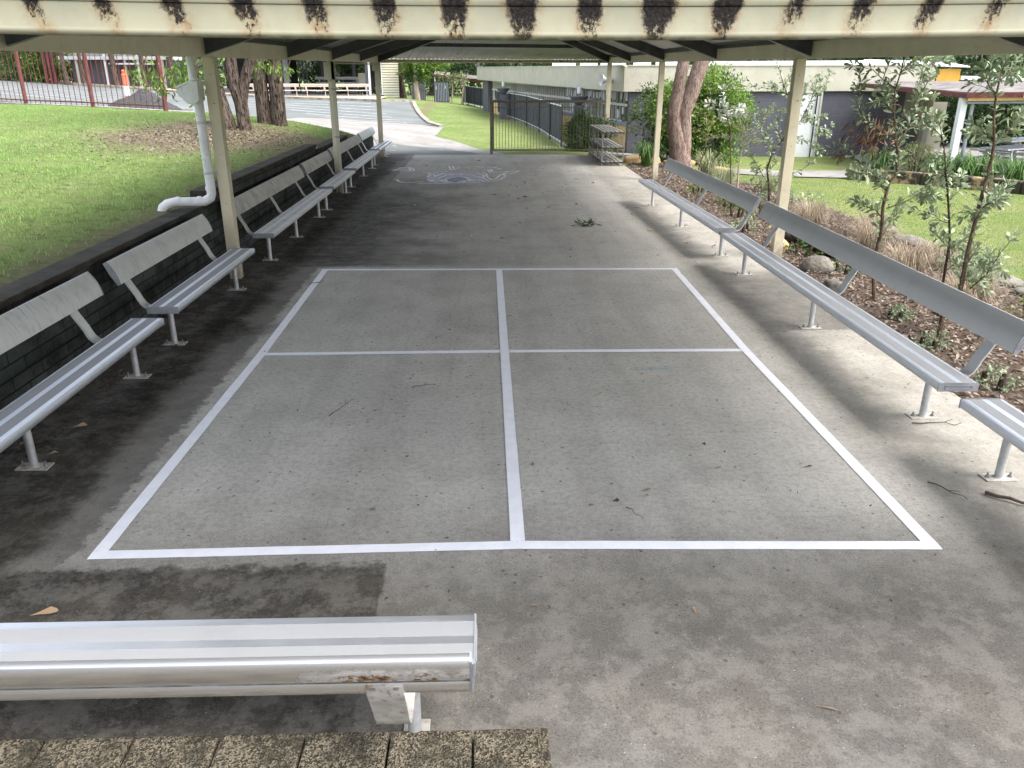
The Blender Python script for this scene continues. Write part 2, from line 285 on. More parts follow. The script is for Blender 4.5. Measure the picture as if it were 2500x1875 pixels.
MT = dict(
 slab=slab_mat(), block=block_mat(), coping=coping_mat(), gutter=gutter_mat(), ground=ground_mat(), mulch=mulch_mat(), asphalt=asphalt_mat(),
 paver=paver_mat(), cream=cream_mat(), creamin=cream_mat('beam_paint', (.76, .70, .56), (.69, .63, .5)),
 alu=alu_mat('aluminium', (.74, .77, .83), 0, .34, .9), alurib=alu_mat('aluminium_ribbed', (.33, .34, .355), 0, .6, .35),
 alum_face=alu_mat('aluminium_matt', (.62, .63, .65), 0, .45, .55),
 alu_dirty=alu_mat('weathered_aluminium', (.62, .63, .63), .3, .5, .6), alurib_dirty=alu_mat('weathered_ribs', (.5, .49, .48), .45, .6, .45),
 aluold=alu_mat('mouldy_aluminium', (.5, .49, .47), .4, .6, .4, .95), alulight=alu_mat('flecked_aluminium', (.66, .67, .67), .12, .5, .55, .3),
 cap=simple('plastic_end_cap', (.2, .21, .23), (.27, .28, .3), 8, .6), galv=simple('galvanised', (.42, .43, .44), (.55, .56, .57), 14, .5, .6, dirt=(.3, .2, .12), dlo=.62, dhi=.8),
 plate=simple('base_plate_metal', (.48, .47, .44), (.36, .34, .31), 20, .65, .3, dirt=(.2, .11, .05), dsc=25, dlo=.55, dhi=.7),
 bolt=simple('bolt_metal', (.22, .22, .22), (.3, .29, .28), 30, .5, .7),
 white=simple('court_paint', (.86, .87, .92), (.8, .81, .87), 9, .7, dirt=(.5, .48, .46), dsc=40, dlo=.7, dhi=.8, obj=False),
 pvc=simple('pvc', (.72, .73, .75), (.62, .63, .64), 4, .35, dirt=(.3, .28, .22), dsc=14, dlo=.58, dhi=.78, obj=False),
 rafter=simple('dark_rafter', (.05, .052, .058), (.075, .077, .083), 5, .6, spec=.4), sheet=simple('zinc_sheet', (.5, .5, .52), (.42, .43, .45), 2, .5, .35, dirt=(.3, .29, .27), dsc=3, obj=False),
 roofout=simple('roof_outer', (.2, .18, .165), (.08, .07, .065), 2.5, .8), black=simple('black_plastic', (.02, .02, .022)),
 maroon=simple('maroon_steel', (.1, .022, .02), (.15, .045, .042), 6, .55, dirt=(.4, .33, .3), dsc=16, dlo=.64, dhi=.72, obj=False),
 blacksteel=simple('black_steel', (.025, .027, .03), (.04, .042, .046), 6, .45), mesh=simple('shade_cloth', (.022, .026, .038), (.034, .039, .054), 1.5, .75, obj=False),
 beige=simple('beige_steel', (.2, .185, .15), (.14, .125, .1), 12, .6, dirt=(.07, .05, .035), dsc=18, dlo=.55, dhi=.65, obj=False),
 conc=simple('pale_concrete', (.2, .19, .175), (.26, .25, .235), .8, .85, bump=.003, dirt=(.14, .13, .115), dsc=2.2, dlo=.5, dhi=.75, obj=False),
 kerb=simple('old_kerb', (.2, .17, .14), (.36, .33, .29), 2.5, .9, bump=.01, obj=False), tan=simple('tan_path', (.5, .33, .2), (.58, .42, .28), 1.2, .9, obj=False),
 line=simple('bay_line', (.62, .64, .64), (.42, .45, .45), 5, .85, obj=False), greywall=brickwall_mat('grey_block_wall', (.095, .095, .118), (.107, .106, .13), (.14, .138, .16), .4, .2, 'x'),
 greyplain=simple('grey_render', (.1, .1, .122), (.125, .124, .146), .9, .8, obj=False), fascia=simple('fascia_render', (.44, .42, .34), (.49, .47, .39), 1.3, .75, dirt=(.34, .33, .27), dsc=3, dlo=.5, dhi=.8, obj=False),
 metalroof=simple('white_metal_roof', (.7, .71, .72), (.6, .61, .62), 1, .45), winframe=simple('window_frame', (.72, .71, .62), (.62, .61, .55), 3, .5), bluesill=simple('blue_grey_sill', (.3, .33, .38), (.24, .27, .32), 2, .6),
 glass=simple('dark_glass', (.03, .038, .036), (.07, .085, .07), .9, .08, 0, spec=.6, obj=False), paper=simple('paper', (.72, .74, .78)), yellow=simple('ochre_panel', (.78, .5, .22), (.84, .58, .28), 2, .7, obj=False),
 orange=simple('orange_wall', (.62, .33, .05), (.68, .38, .08), 2, .75, obj=False), whitep=simple('white_paint', (.75, .76, .77), (.68, .69, .7), 2, .5), dark=simple('dark_void', (.02, .02, .02), (.035, .034, .033), 2, .9),
 board=simple('cream_boards', (.66, .63, .49), (.6, .57, .44), 2, .6, obj=False), soil=simple('soil', (.1, .075, .055), (.16, .12, .09), 9, .95, bump=.02, obj=False),
 gravelp=simple('grey_gravel', (.028, .029, .031), (.07, .07, .072), 26, .95, bump=.02, bsc=30), orangep=simple('orange_plastic', (.8, .13, .06), (.85, .2, .12), 5, .5), teal=simple('teal_plastic', (.1, .26, .24), (.15, .32, .3), 5, .5),
 stone=simple('sandstone', (.44, .31, .16), (.26, .2, .13), 4, .9, bump=.02, bsc=14, dirt=(.04, .034, .025), dsc=3, dlo=.4, dhi=.52, obj=False), stoneclean=simple('sandstone_clean', (.5, .33, .14), (.42, .3, .17), 3, .9, bump=.02, bsc=10, obj=False), rock=simple('river_rock', (.11, .1, .085), (.2, .185, .155), 9, .9, bump=.02, bsc=20, dirt=(.08, .08, .05)),
 barkgum=bark_mat('rough_gum_bark', (.075, .055, .042), (.19, .155, .13), 16, 1.0, (.018, .013, .01)), barkpink=bark_mat('pink_gum_bark', (.25, .165, .135), (.38, .31, .27), 22, .8, (.1, .055, .04)), barkthin=bark_mat('young_bark', (.17, .11, .08), (.24, .17, .13), 30, .5), barkdark=bark_mat('dark_twig', (.06, .04, .03), (.1, .07, .05), 30, .5), barkpale=bark_mat('pale_bark', (.4, .33, .26), (.5, .42, .34), 10, .4, (.2, .13, .09)),
 leafgrey=leafmat('grey_green_leaf', (.17, .235, .125), (.34, .4, .26), .42, .15), leafdark=leafmat('dark_leaf', (.035, .07, .028), (.085, .145, .05), .45, .2), leafbright=leafmat('bright_leaf', (.09, .17, .028), (.22, .34, .055), .5, .28, (.05, .1, .02)), leafmid=leafmat('mid_leaf', (.045, .095, .03), (.12, .2, .055), .5, .25, (.03, .06, .02)), leafpale=leafmat('silver_leaf', (.3, .34, .27), (.5, .53, .46), .5, .15), leafyel=leafmat('lime_leaf', (.2, .24, .09), (.34, .36, .15), .5, .3), leafdead=leafmat('dead_leaf', (.09, .05, .03), (.26, .16, .1), .8, .05), leaffeather=leafmat('feathery_leaf', (.17, .21, .09), (.29, .32, .16), .5, .3),
 straw=leafmat('straw_blade', (.17, .13, .085), (.4, .33, .24), .7, .2), poa=leafmat('poa_blade', (.16, .19, .09), (.3, .31, .18), .6, .2), strap=leafmat('strap_blade', (.045, .11, .025), (.13, .23, .06), .45, .2),
 blade=leafmat('lawn_blade', (.17, .3, .07), (.3, .43, .13), .6, .3, (.24, .31, .11)), bladeR=leafmat('lawn_blade_light', (.15, .25, .055), (.3, .35, .14), .6, .35),
 chipleaf=leafmat('litter_flake', (.035, .025, .019), (.3, .25, .2), .85, .05), dryleaf=leafmat('fallen_leaf', (.16, .09, .05), (.45, .33, .2), .8, .05), debris=leafmat('slab_debris', (.025, .018, .013), (.12, .08, .055), .9, 0),
 rackslat=simple('weathered_slat', (.2, .19, .17), (.3, .29, .27), 5, .75, obj=False), alurust=rust_mat(),
 twig=simple('twig_bark', (.05, .038, .03), (.09, .065, .05), 20, .9), rafterlite=simple('rafter_flange_lit', (.3, .3, .3)),
 chalkw=faint('chalk_white', (.84, .85, .9), .85), chalkb=faint('chalk_blue', (.34, .43, .52), .55), chalkl=faint('chalk_lilac', (.55, .54, .62), .8), chalkc=faint('chalk_cream', (.6, .57, .53), .7), chalkg=faint('chalk_grey_blue', (.5, .58, .6), .6),
)
# ------------------------------------------------------------------ geometry helpers
class MB:
    def __init__(s): s.v = []; s.f = []; s.k = []
    def add(s, vs, fs, k=0):
        o = len(s.v); s.v += [tuple(p) for p in vs]; s.f += [tuple(i+o for i in f) for f in fs]; s.k += [k]*len(fs); return s
    def box(s, c, d, rz=0, k=0, rx=0, ry=0):
        m = Matrix.Rotation(rz, 3, 'Z') @ Matrix.Rotation(ry, 3, 'Y') @ Matrix.Rotation(rx, 3, 'X'); c = Vector(c)
        vs = [c + m @ Vector((x*d[0]/2, y*d[1]/2, z*d[2]/2)) for x in (-1, 1) for y in (-1, 1) for z in (-1, 1)]
        return s.add(vs, [(0, 1, 3, 2), (4, 6, 7, 5), (0, 4, 5, 1), (2, 3, 7, 6), (0, 2, 6, 4), (1, 5, 7, 3)], k)
    def bar(s, a, b, w, h, k=0, up=(0, 0, 1)):
        a, b = Vector(a), Vector(b); d = (b-a).normalized(); up = Vector(up)
        x = d.cross(up); x = x.normalized() if x.length > 1e-4 else Vector((1, 0, 0)); y = x.cross(d)
        vs = [p + x*(sx*w/2) + y*(sy*h/2) for p in (a, b) for sx, sy in ((-1, -1), (1, -1), (1, 1), (-1, 1))]
        return s.add(vs, [(3, 2, 1, 0), (4, 5, 6, 7), (0, 1, 5, 4), (1, 2, 6, 5), (2, 3, 7, 6), (3, 0, 4, 7)], k)
    def tube(s, pts, rs, n=10, k=0, cap=True, jit=0):
        pts = [Vector(p) for p in pts]; rs = rs if hasattr(rs, '__len__') else [rs]*len(pts); vs = []; fs = []
        pr = Vector((1, .13, .07))
        for i, p in enumerate(pts):
            d = (pts[min(i+1, len(pts)-1)] - pts[max(i-1, 0)]).normalized()
            x = pr - d*pr.dot(d); x = x.normalized() if x.length > .05 else d.orthogonal().normalized(); pr = x; y = d.cross(x)
            for j in range(n):
                t = 2*PI*j/n; r = rs[i]*(1 + (random.uniform(-jit, jit) if jit else 0)); vs.append(p + x*math.cos(t)*r + y*math.sin(t)*r)
        for i in range(len(pts)-1):
            for j in range(n): a = i*n+j; b = i*n+(j+1) % n; fs.append((a, b, b+n, a+n))
        if cap: fs.append(tuple(range(n))[::-1]); fs.append(tuple(range((len(pts)-1)*n, len(pts)*n)))
        return s.add(vs, fs, k)
    def prof(s, poly, x0, x1, ks=None, cap=True):   # polygon in (y, z) extruded along x
        n = len(poly); vs = [(x, y, z) for x in (x0, x1) for y, z in poly]
        fs = [(i, (i+1) % n, (i+1) % n+n, i+n) for i in range(n)]
        o = len(s.v); s.add(vs, fs); 
        if ks:
            for i, k in enumerate(ks): s.k[-n+i] = k
        if cap: s.add(vs[:n], [tuple(range(n))[::-1]]); s.add(vs[n:], [tuple(range(n))])
        return s
    def build(s, name, mats, parent=None, smooth=False, org=None, bevel=0):
        me = bpy.data.meshes.new(name); vs = s.v
        if org is not None: vs = [(v[0]-org[0], v[1]-org[1], v[2]-org[2]) for v in vs]
        me.from_pydata(vs, [], s.f)
        if not isinstance(mats, (list, tuple)): mats = [mats]
        for m in mats: me.materials.append(MT[m] if isinstance(m, str) else m)
        me.polygons.foreach_set('material_index', s.k)
        me.update()
        o = bpy.data.objects.new(name, me); C.objects.link(o)
        if org is not None and parent is None: o.location = org
        if smooth: 
            me.polygons.foreach_set('use_smooth', [True]*len(me.polygons)); me.set_sharp_from_angle(angle=math.radians(40))
        if bevel:
            b = o.modifiers.new('edge', 'BEVEL'); b.width = bevel; b.segments = 2; b.limit_method = 'ANGLE'; b.angle_limit = math.radians(50)
        if parent is not None: o.parent = parent
        return o

def tag(o, label, cat, group=None, kind=None):
    if label: o['label'] = label
    if cat: o['category'] = cat
    if group: o['group'] = group
    if kind: o['kind'] = kind
    return o
def thing(name, label, cat, loc=(0, 0, 0), rz=0, group=None):
    o = bpy.data.objects.new(name, None); C.objects.link(o); o.location = loc; o.rotation_euler = (0, 0, rz); o.empty_display_size = .1
    return tag(o, label, cat, group)
def struct(o, label=None): o['kind'] = 'structure'; return tag(o, label, None) if label else o
def fastmesh(name, V, nper, mat, parent=None, org=None, tris=None):
    """V: (N, nper, 3) points, one face per row (or tris: index lists per row)"""
    V = np.asarray(V, dtype=np.float32)
    if org is not None: V = V - np.array(org, dtype=np.float32)
    N = V.shape[0]; me = bpy.data.meshes.new(name)
    faces = tris or [tuple(range(nper))]
    nl = sum(len(f) for f in faces)
    me.vertices.add(N*nper); me.vertices.foreach_set('co', V.reshape(-1))
    idx = np.concatenate([np.array(f) for f in faces]); L = (np.arange(N)[:, None]*nper + idx[None]).reshape(-1)
    me.loops.add(N*nl); me.loops.foreach_set('vertex_index', L.astype(np.int32))
    st = np.cumsum([0]+[len(f) for f in faces[:-1]]); ST = (np.arange(N)[:, None]*nl + st[None]).reshape(-1)
    me.polygons.add(N*len(faces)); me.polygons.foreach_set('loop_start', ST.astype(np.int32))
    try: me.polygons.foreach_set('loop_total', np.tile([len(f) for f in faces], N).astype(np.int32))
    except Exception: pass
    me.update(calc_edges=True); me.validate()
    me.materials.append(MT[mat]); o = bpy.data.objects.new(name, me); C.objects.link(o)
    if parent is not None: o.parent = parent
    elif org is not None: o.location = org
    return o
def unit(v): return v/np.maximum(np.linalg.norm(v, axis=1, keepdims=True), 1e-9)
def leafset(c, d, L, W, up=None, fold=.25, droop=.15):
    """leaves: base points c, directions d, lengths L, widths W -> (N,6,3) obovate leaves made of 4 faces"""
    c = np.asarray(c, float); d = unit(np.asarray(d, float)); N = len(c); L = np.broadcast_to(L, (N,))[:, None]; W = np.broadcast_to(W, (N,))[:, None]
    r = rng.normal(size=(N, 3)) if up is None else np.asarray(up)+rng.normal(size=(N, 3))*.35
    s_ = unit(np.cross(d, r)); n = unit(np.cross(s_, d))
    b = c; m = c + d*L*.6 - n*L*droop*.2; t = c + d*L - n*L*droop
    l = c + d*L*.62 + s_*W*.5 + n*W*fold; q = c + d*L*.62 - s_*W*.5 + n*W*fold
    return np.stack([b, q, t, l, m], axis=1)
def leafset7(c, d, L, W, fold=.18, droop=.12):
    c = np.asarray(c, float); d = unit(np.asarray(d, float)); N = len(c); L = np.broadcast_to(L, (N,))[:, None]; W = np.broadcast_to(W, (N,))[:, None]
    s_ = unit(np.cross(d, rng.normal(size=(N, 3))*.6+[0, 0, .8])); n = unit(np.cross(s_, d)); f = lambda a, w, z: c + d*L*a + s_*W*w + n*(W*z-L*droop*a*a)
    return np.stack([c, f(.38, -.2, fold*.4), f(.75, -.5, fold), f(.95, -.26, fold*.4), f(1, 0, 0), f(.95, .26, fold*.4), f(.75, .5, fold), f(.38, .2, fold*.4), f(.55, 0, 0)], 1)
LEAF7_T = [(0, 1, 8, 7), (1, 2, 3, 8), (3, 4, 5, 8), (8, 5, 6, 7)]
LEAF_T = [(0, 1, 4), (1, 2, 4), (2, 3, 4), (3, 0, 4)]
def leaves(name, V, mat, parent=None, org=None): return fastmesh(name, V, 5, mat, parent, org, LEAF_T)
def bladeset(c, h, w, lean, dirs=None):
    N = len(c); h = np.broadcast_to(h, (N,))[:, None]; w = np.broadcast_to(w, (N,))[:, None]; lean = np.broadcast_to(lean, (N,))[:, None]
    a = rng.uniform(0, 2*PI, N) if dirs is None else dirs
    D = np.stack([np.cos(a), np.sin(a), 0*a], 1); S = np.stack([-np.sin(a), np.cos(a), 0*a], 1); Z = np.array([[0, 0, 1.]])
    return np.stack([c - S*w/2, c + S*w/2, c + D*h*lean*.35 + Z*h*.6 + S*w*.4, c + D*h*lean + Z*h*np.sqrt(np.maximum(0.05, 1-lean**2*.6)), c + D*h*lean*.35 + Z*h*.6 - S*w*.4], 1)
BLADE_T = [(0, 1, 2, 4), (4, 2, 3)]

# ------------------------------------------------------------------ terrain
CP = np.array([(-3.6,-6,.8),(-3.6,0,.82),(-3.6,5,.83),(-3.6,9,.84),(-3.6,14,.95),(-3.6,18,.86),(-3.6,21,.74),(-3.6,24.5,.48),(-3.6,27,.25),(-10,-4,1.15),(-10,8,1.1),(-10,16,1.12),(-10,26,1.15),(-16.6,31,1.15),(-20,10,1.3),(-6,20,1.1),(-5.5,21.5,1.08),(-6.9,28.6,.75),(-4.2,25.6,.42),(-3.9,30,.3),(-2.8,36.6,.1),(-6.7,39.4,.2),(-8,36.5,.4),(-8.2,34,.5),(-13,54,.6),(-6.6,51.5,.5),(-4.7,52.5,.5),(-2.3,35.5,.1),(-39,70,1.7),(-29,60,1.3),(-20,56,.9),(-13,31,1.05),(-21,40,1.1),
 (-3,25,0),(-1.5,25,0),(0,25,0),(3,25,0),(-1.97,31,.03),(-1.9,35.5,.08),(0,40,0),(2.5,29,-.1),(2.2,35.4,-.1),(1.4,43.4,-.1),(.5,50.7,-.1),(-.44,58,-.1),(-1.4,63,-.08),(-6.7,59,.6),(-10,58,.6),(-14,59,.6),(3.6,-6,-.02),(3.6,0,-.02),(3.6,5,-.02),(3.6,10,-.02),(3.6,15,-.02),(3.6,20,-.02),(3.6,24,-.02),(5,12,-.06),(6.8,5,-.2),(6.8,12,-.2),(6.8,17,-.2),(7.5,22,-.3),(4.5,27,-.2),(10,27,-.3),(14,27,-.3),(12,18,-.3),(12,8,-.3),(20,10,-.3),(20,30,-.3),(20,60,-.3),(45,0,-.3),(45,40,-.3),(45,110,0),(-55,110,2.5),(-60,20,2.2),(0,110,.3),(45,-30,-.3),(-60,-30,1.5),(-8,-12,.9),(8,-12,-.2),(0,-25,0)], float)
def _tps():
    P = CP[:, :2]; n = len(P); r = np.linalg.norm(P[:, None]-P[None], axis=2); K = np.where(r > 0, r*r*np.log(np.maximum(r, 1e-9)), 0)*1 + np.eye(n)*.02
    Q = np.hstack([np.ones((n, 1)), P]); A = np.block([[K, Q], [Q.T, np.zeros((3, 3))]])
    return np.linalg.solve(A, np.concatenate([CP[:, 2], np.zeros(3)]))
TW = _tps()
def Tn(xy):
    xy = np.asarray(xy, float); out = np.empty(len(xy))
    for i in range(0, len(xy), 20000):
        q = xy[i:i+20000]; r = np.linalg.norm(q[:, None]-CP[None, :, :2], axis=2); K = np.where(r > 0, r*r*np.log(np.maximum(r, 1e-9)), 0)
        out[i:i+20000] = K @ TW[:-3] + TW[-3] + q @ TW[-2:]
    f = np.clip((xy[:, 1]-24.7)/2.5, 0, 1); f = 1-(1-f)*np.clip((xy[:, 0]+3.55)/.3, 0, 1)*np.clip((3.9-xy[:, 0])/.3, 0, 1)*(xy[:, 1] > 20); out = out*f-.022*(1-f)
    return out
def T(x, y): return float(Tn([(x, y)])[0])
def inpoly(xy, poly):
    x, y = xy[:, 0], xy[:, 1]; ins = np.zeros(len(xy), bool); n = len(poly)
    for i in range(n):
        x1, y1 = poly[i]; x2, y2 = poly[(i+1) % n]
        c = ((y1 > y) != (y2 > y)) & (x < (x2-x1)*(y-y1)/((y2-y1) if y2 != y1 else 1e-9)+x1); ins ^= c
    return ins
XS = sorted(set(list(np.arange(-70, -12, 4.))+list(np.arange(-12, -3.6, .7))+[-3.52, -3.2]+list(np.arange(-2.6, 3.5, .8))+[3.58]+list(np.arange(4.2, 14, .7))+list(np.arange(15, 60, 4.))))
YS = sorted(set(list(np.arange(-30, -6.5, 4.))+[-6]+list(np.arange(-5, 24, 1.))+[24.7]+list(np.arange(25.4, 42, .8))+list(np.arange(43, 66, 1.5))+list(np.arange(68, 130, 6.))))
def ground():
    g = np.array([(x, y) for x in XS for y in YS]); z = Tn(g); ny = len(YS); fs = []
    for i in range(len(XS)-1):
        for j in range(ny-1):
            cx, cy = (XS[i]+XS[i+1])/2, (YS[j]+YS[j+1])/2
            if -3.52 < cx < 3.58 and -6 < cy < 24.7: continue
            fs.append((i*ny+j, (i+1)*ny+j, (i+1)*ny+j+1, i*ny+j+1))
    m = MB(); m.add([(a[0], a[1], b) for a, b in zip(g, z)], fs)
    return struct(m.build('ground', 'ground', smooth=True))
def _gz(xy):   # height of the ground mesh itself (bilinear on its grid)
    xy = np.asarray(xy, float); X = np.array(XS); Y = np.array(YS)
    i = np.clip(np.searchsorted(X, xy[:, 0])-1, 0, len(X)-2); j = np.clip(np.searchsorted(Y, xy[:, 1])-1, 0, len(Y)-2)
    global _GZ
    try: G = _GZ
    except NameError:
        G = _GZ = Tn(np.array([(x, y) for x in XS for y in YS])).reshape(len(X), len(Y))
    u = (xy[:, 0]-X[i])/(X[i+1]-X[i]); v = (xy[:, 1]-Y[j])/(Y[j+1]-Y[j])
    return G[i, j]*(1-u)*(1-v)+G[i+1, j]*u*(1-v)+G[i, j+1]*(1-u)*v+G[i+1, j+1]*u*v
def gz(x, y): return float(_gz([(x, y)])[0])
def sheet(name, poly, mat, off, step=1.0, obj=True):
    import bmesh
    bm = bmesh.new(); bm.faces.new([bm.verts.new((x, y, 0)) for x, y in poly])
    x0, x1 = min(p[0] for p in poly), max(p[0] for p in poly); y0, y1 = min(p[1] for p in poly), max(p[1] for p in poly)
    for X in [v for v in XS if x0 < v < x1]: bmesh.ops.bisect_plane(bm, geom=bm.verts[:]+bm.edges[:]+bm.faces[:], plane_co=(X, 0, 0), plane_no=(1, 0, 0))
    for Y in [v for v in YS if y0 < v < y1]: bmesh.ops.bisect_plane(bm, geom=bm.verts[:]+bm.edges[:]+bm.faces[:], plane_co=(0, Y, 0), plane_no=(0, 1, 0))
    bmesh.ops.triangulate(bm, faces=bm.faces[:])
    zz = _gz([(v.co.x, v.co.y) for v in bm.verts])
    for v, z in zip(bm.verts, zz): v.co.z = z+off
    for f in bm.faces:
        if f.normal.z < 0: f.normal_flip()
    me = bpy.data.meshes.new(name); bm.to_mesh(me); bm.free(); me.materials.append(MT[mat]); o = bpy.data.objects.new(name, me); C.objects.link(o)
    return o
# ------------------------------------------------------------------ slab, court, mural
m = MB(); sx0, sx1, sy0, sy1 = -3.6, 3.64, -6, 24.72
m.add([(sx0, sy0, 0), (sx1, sy0, 0), (sx1, sy1, 0), (sx0, sy1, 0), (sx0, sy0, -.15), (sx1, sy0, -.15), (sx1, sy1, -.15), (sx0, sy1, -.15)],
      [(0, 1, 2, 3), (0, 4, 5, 1), (1, 5, 6, 2), (2, 6, 7, 3), (3, 7, 4, 0)])
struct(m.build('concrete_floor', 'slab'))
def stripe(m, a, b, w, z=.004, k=0, seg=24, jit=.0012):
    a, b = Vector((a[0], a[1], 0)), Vector((b[0], b[1], 0)); d = (b-a).normalized(); n = Vector((-d.y, d.x, 0)); vs = []
    for i in range(seg+1):
        p = a.lerp(b, i/seg); vs += [p+n*(w/2+random.uniform(-jit, jit))+Vector((0, 0, z)), p-n*(w/2+random.uniform(-jit, jit))+Vector((0, 0, z))]
    m.add(vs, [(2*i+1, 2*i+3, 2*i+2, 2*i) for i in range(seg)], k)
m = MB(); w = .078
c00, c10, c11, c01 = (-2.081, 3.546), (2.383, 3.522), (2.402, 9.95), (-2.099, 9.985)
h = w/2
stripe(m, (c00[0], c00[1]+h), (.143, 3.585+h), w); stripe(m, (.143, 3.585+h), (c10[0], c10[1]+h), w); stripe(m, (c01[0], c01[1]-h), (c11[0], c11[1]-h), w)
stripe(m, (c00[0]+h, c00[1]+w+.001), (-2.059+h, 6.73), w); stripe(m, (-2.059+h, 6.7301), (c01[0]+h, c01[1]-w-.001), w)
stripe(m, (c10[0]-h, c10[1]+w+.001), (2.352-h, 6.74), w); stripe(m, (2.352-h, 6.7401), (c11[0]-h, c11[1]-w-.001), w)
stripe(m, (.143, 3.585+w+.001), (.133, c01[1]-w-.02), w)
stripe(m, (-2.059+w+.001, 6.732), (.138-h-.001, 6.76), w*.95); stripe(m, (.138+h+.001, 6.76), (2.352-w-.001, 6.745), w*.95)
tag(m.build('court_marking', 'white'), 'white painted four square court lines crossing on the concrete floor', 'court lines', kind='thing')
MURAL_LINES= [[(-2.37,20.62),(-2.24,21.25),(-2.04,21.32),(-1.88,20.96),(-1.84,20.75),(-1.88,20.42),(-1.96,20.29)],[(-2.05,21.24),(-1.97,20.89),(-1.94,20.55),(-1.99,20.42)],[(-2.09,18.83),(-2.01,18.5),(-1.86,18.3),(-1.65,18.33),(-1.45,18.49)],[(-1.55,18.12),(-1.4,18.11),(-1.21,18.22),(-1.12,18.11),(-0.9,18.18),(-0.71,18.21),(-0.45,18.24),(-0.24,18.31),(-0.03,18.47),(0.08,18.47)],[(-1.65,20.28),(-1.39,20.09),(-1.24,20.21),(-1.1,20.41),(-0.94,20.47)],[(-1.46,20.09),(-1.36,19.71),(-1.41,19.47),(-1.41,19.23),(-1.3,19.17),(-1.22,19.4),(-1.31,19.83)],[(-1.41,18.71),(-1.36,18.82),(-1.29,18.54),(-1.25,18.82),(-1.14,19.05),(-1.06,19.4),(-0.95,19.7),(-0.83,19.95),(-0.68,19.95),(-0.61,19.76)],[(-1.26,18.54),(-1.15,18.65),(-1.07,18.76),(-1.0,18.48),(-0.92,18.27),(-0.85,18.27)],[(-0.96,18.93),(-0.88,19.05),(-0.8,19.22),(-0.66,19.4),(-0.53,19.22),(-0.44,18.92),(-0.35,18.59)],[(-0.99,18.93),(-0.92,18.54),(-0.76,18.27),(-0.65,18.32),(-0.6,18.53),(-0.46,18.64),(-0.29,18.7)],[(-1.02,21.59),(-0.93,20.74)],[(-0.92,21.59),(-0.83,20.81)],[(-0.25,20.07),(-0.15,19.82),(-0.09,19.45),(-0.11,19.15),(-0.03,18.81),(0.01,18.53),(0.1,18.47),(0.29,18.8),(0.42,19.44),(0.39,19.81),(0.54,19.94),(0.68,20.19),(0.79,20.52)],[(-0.13,20.2),(-0.02,19.82),(-0.03,19.51),(0.03,19.03),(0.1,18.69),(0.2,19.03),(0.28,19.57),(0.37,19.88),(0.5,20.39),(0.79,20.52)],[(-0.0,20.73),(0.06,20.13)],[(0.07,20.87),(0.13,20.26)],[(-0.95,20.68),(-0.73,21.23),(-0.49,21.37),(-0.33,21.51),(-0.08,21.29),(0.16,21.36),(0.35,20.87)],[(-0.57,18.32),(-0.5,18.59),(-0.36,18.81),(-0.22,18.81),(-0.09,18.53)],[(0.12,20.13),(0.31,20.26),(0.5,20.46)],[(-1.23,19.52),(-1.08,20.02),(-0.91,19.77),(-0.76,19.64),(-0.61,19.76),(-0.38,19.64),(-0.15,19.15)]]
MURAL_FILLS= [[(-0.96,18.93),(-0.8,19.22),(-0.66,19.34),(-0.53,19.16),(-0.47,18.81),(-0.64,18.48),(-0.77,18.32),(-0.89,18.48)],[(-1.46,20.09),(-0.94,20.47),(-0.25,20.07),(-0.09,19.27),(-0.0,18.53),(-0.57,18.32),(-1.12,18.16),(-1.39,18.6)],[(-2.37,20.62),(-2.24,21.39),(-1.65,21.53),(-1.02,21.59),(-0.33,21.51),(0.16,21.36),(0.35,20.87),(-0.08,20.2),(-0.77,20.14),(-1.56,20.28)]]
m = MB()
mur = thing('floor_mural', 'faded chalky mural of wavy white lines and pale blue patches on the floor', 'floor mural', (-.7, 19.8, 0))
for pl in MURAL_LINES:
    m = MB()
    for i, (a, b) in enumerate(zip(pl, pl[1:])): stripe(m, a, b, .052, .008+.0004*(i % 5), 0, 3, .006)
    m.build('painted_line', 'chalkw', mur, org=(-.7, 19.8, 0))
for i, (pl, mt) in enumerate(zip(MURAL_FILLS, ('chalkb', 'chalkl', 'chalkc'))):
    m = MB(); m.add([(x, y, .0065-.0018*i) for x, y in pl], [tuple(range(len(pl)))]); m.build('colour_patch', mt, mur, org=(-.7, 19.8, 0))
m = MB(); 
for k in range(7): stripe(m, (1.18+.02*k, 6.27+.03*math.sin(k*2)), (1.58-.015*k, 6.30+.045*math.sin(k*1.7)), .012, .0045+.0006*k)
tag(m.build('chalk_scribble', 'chalkg'), 'faint pale blue chalk scribble inside the court', 'chalk mark', kind='thing')

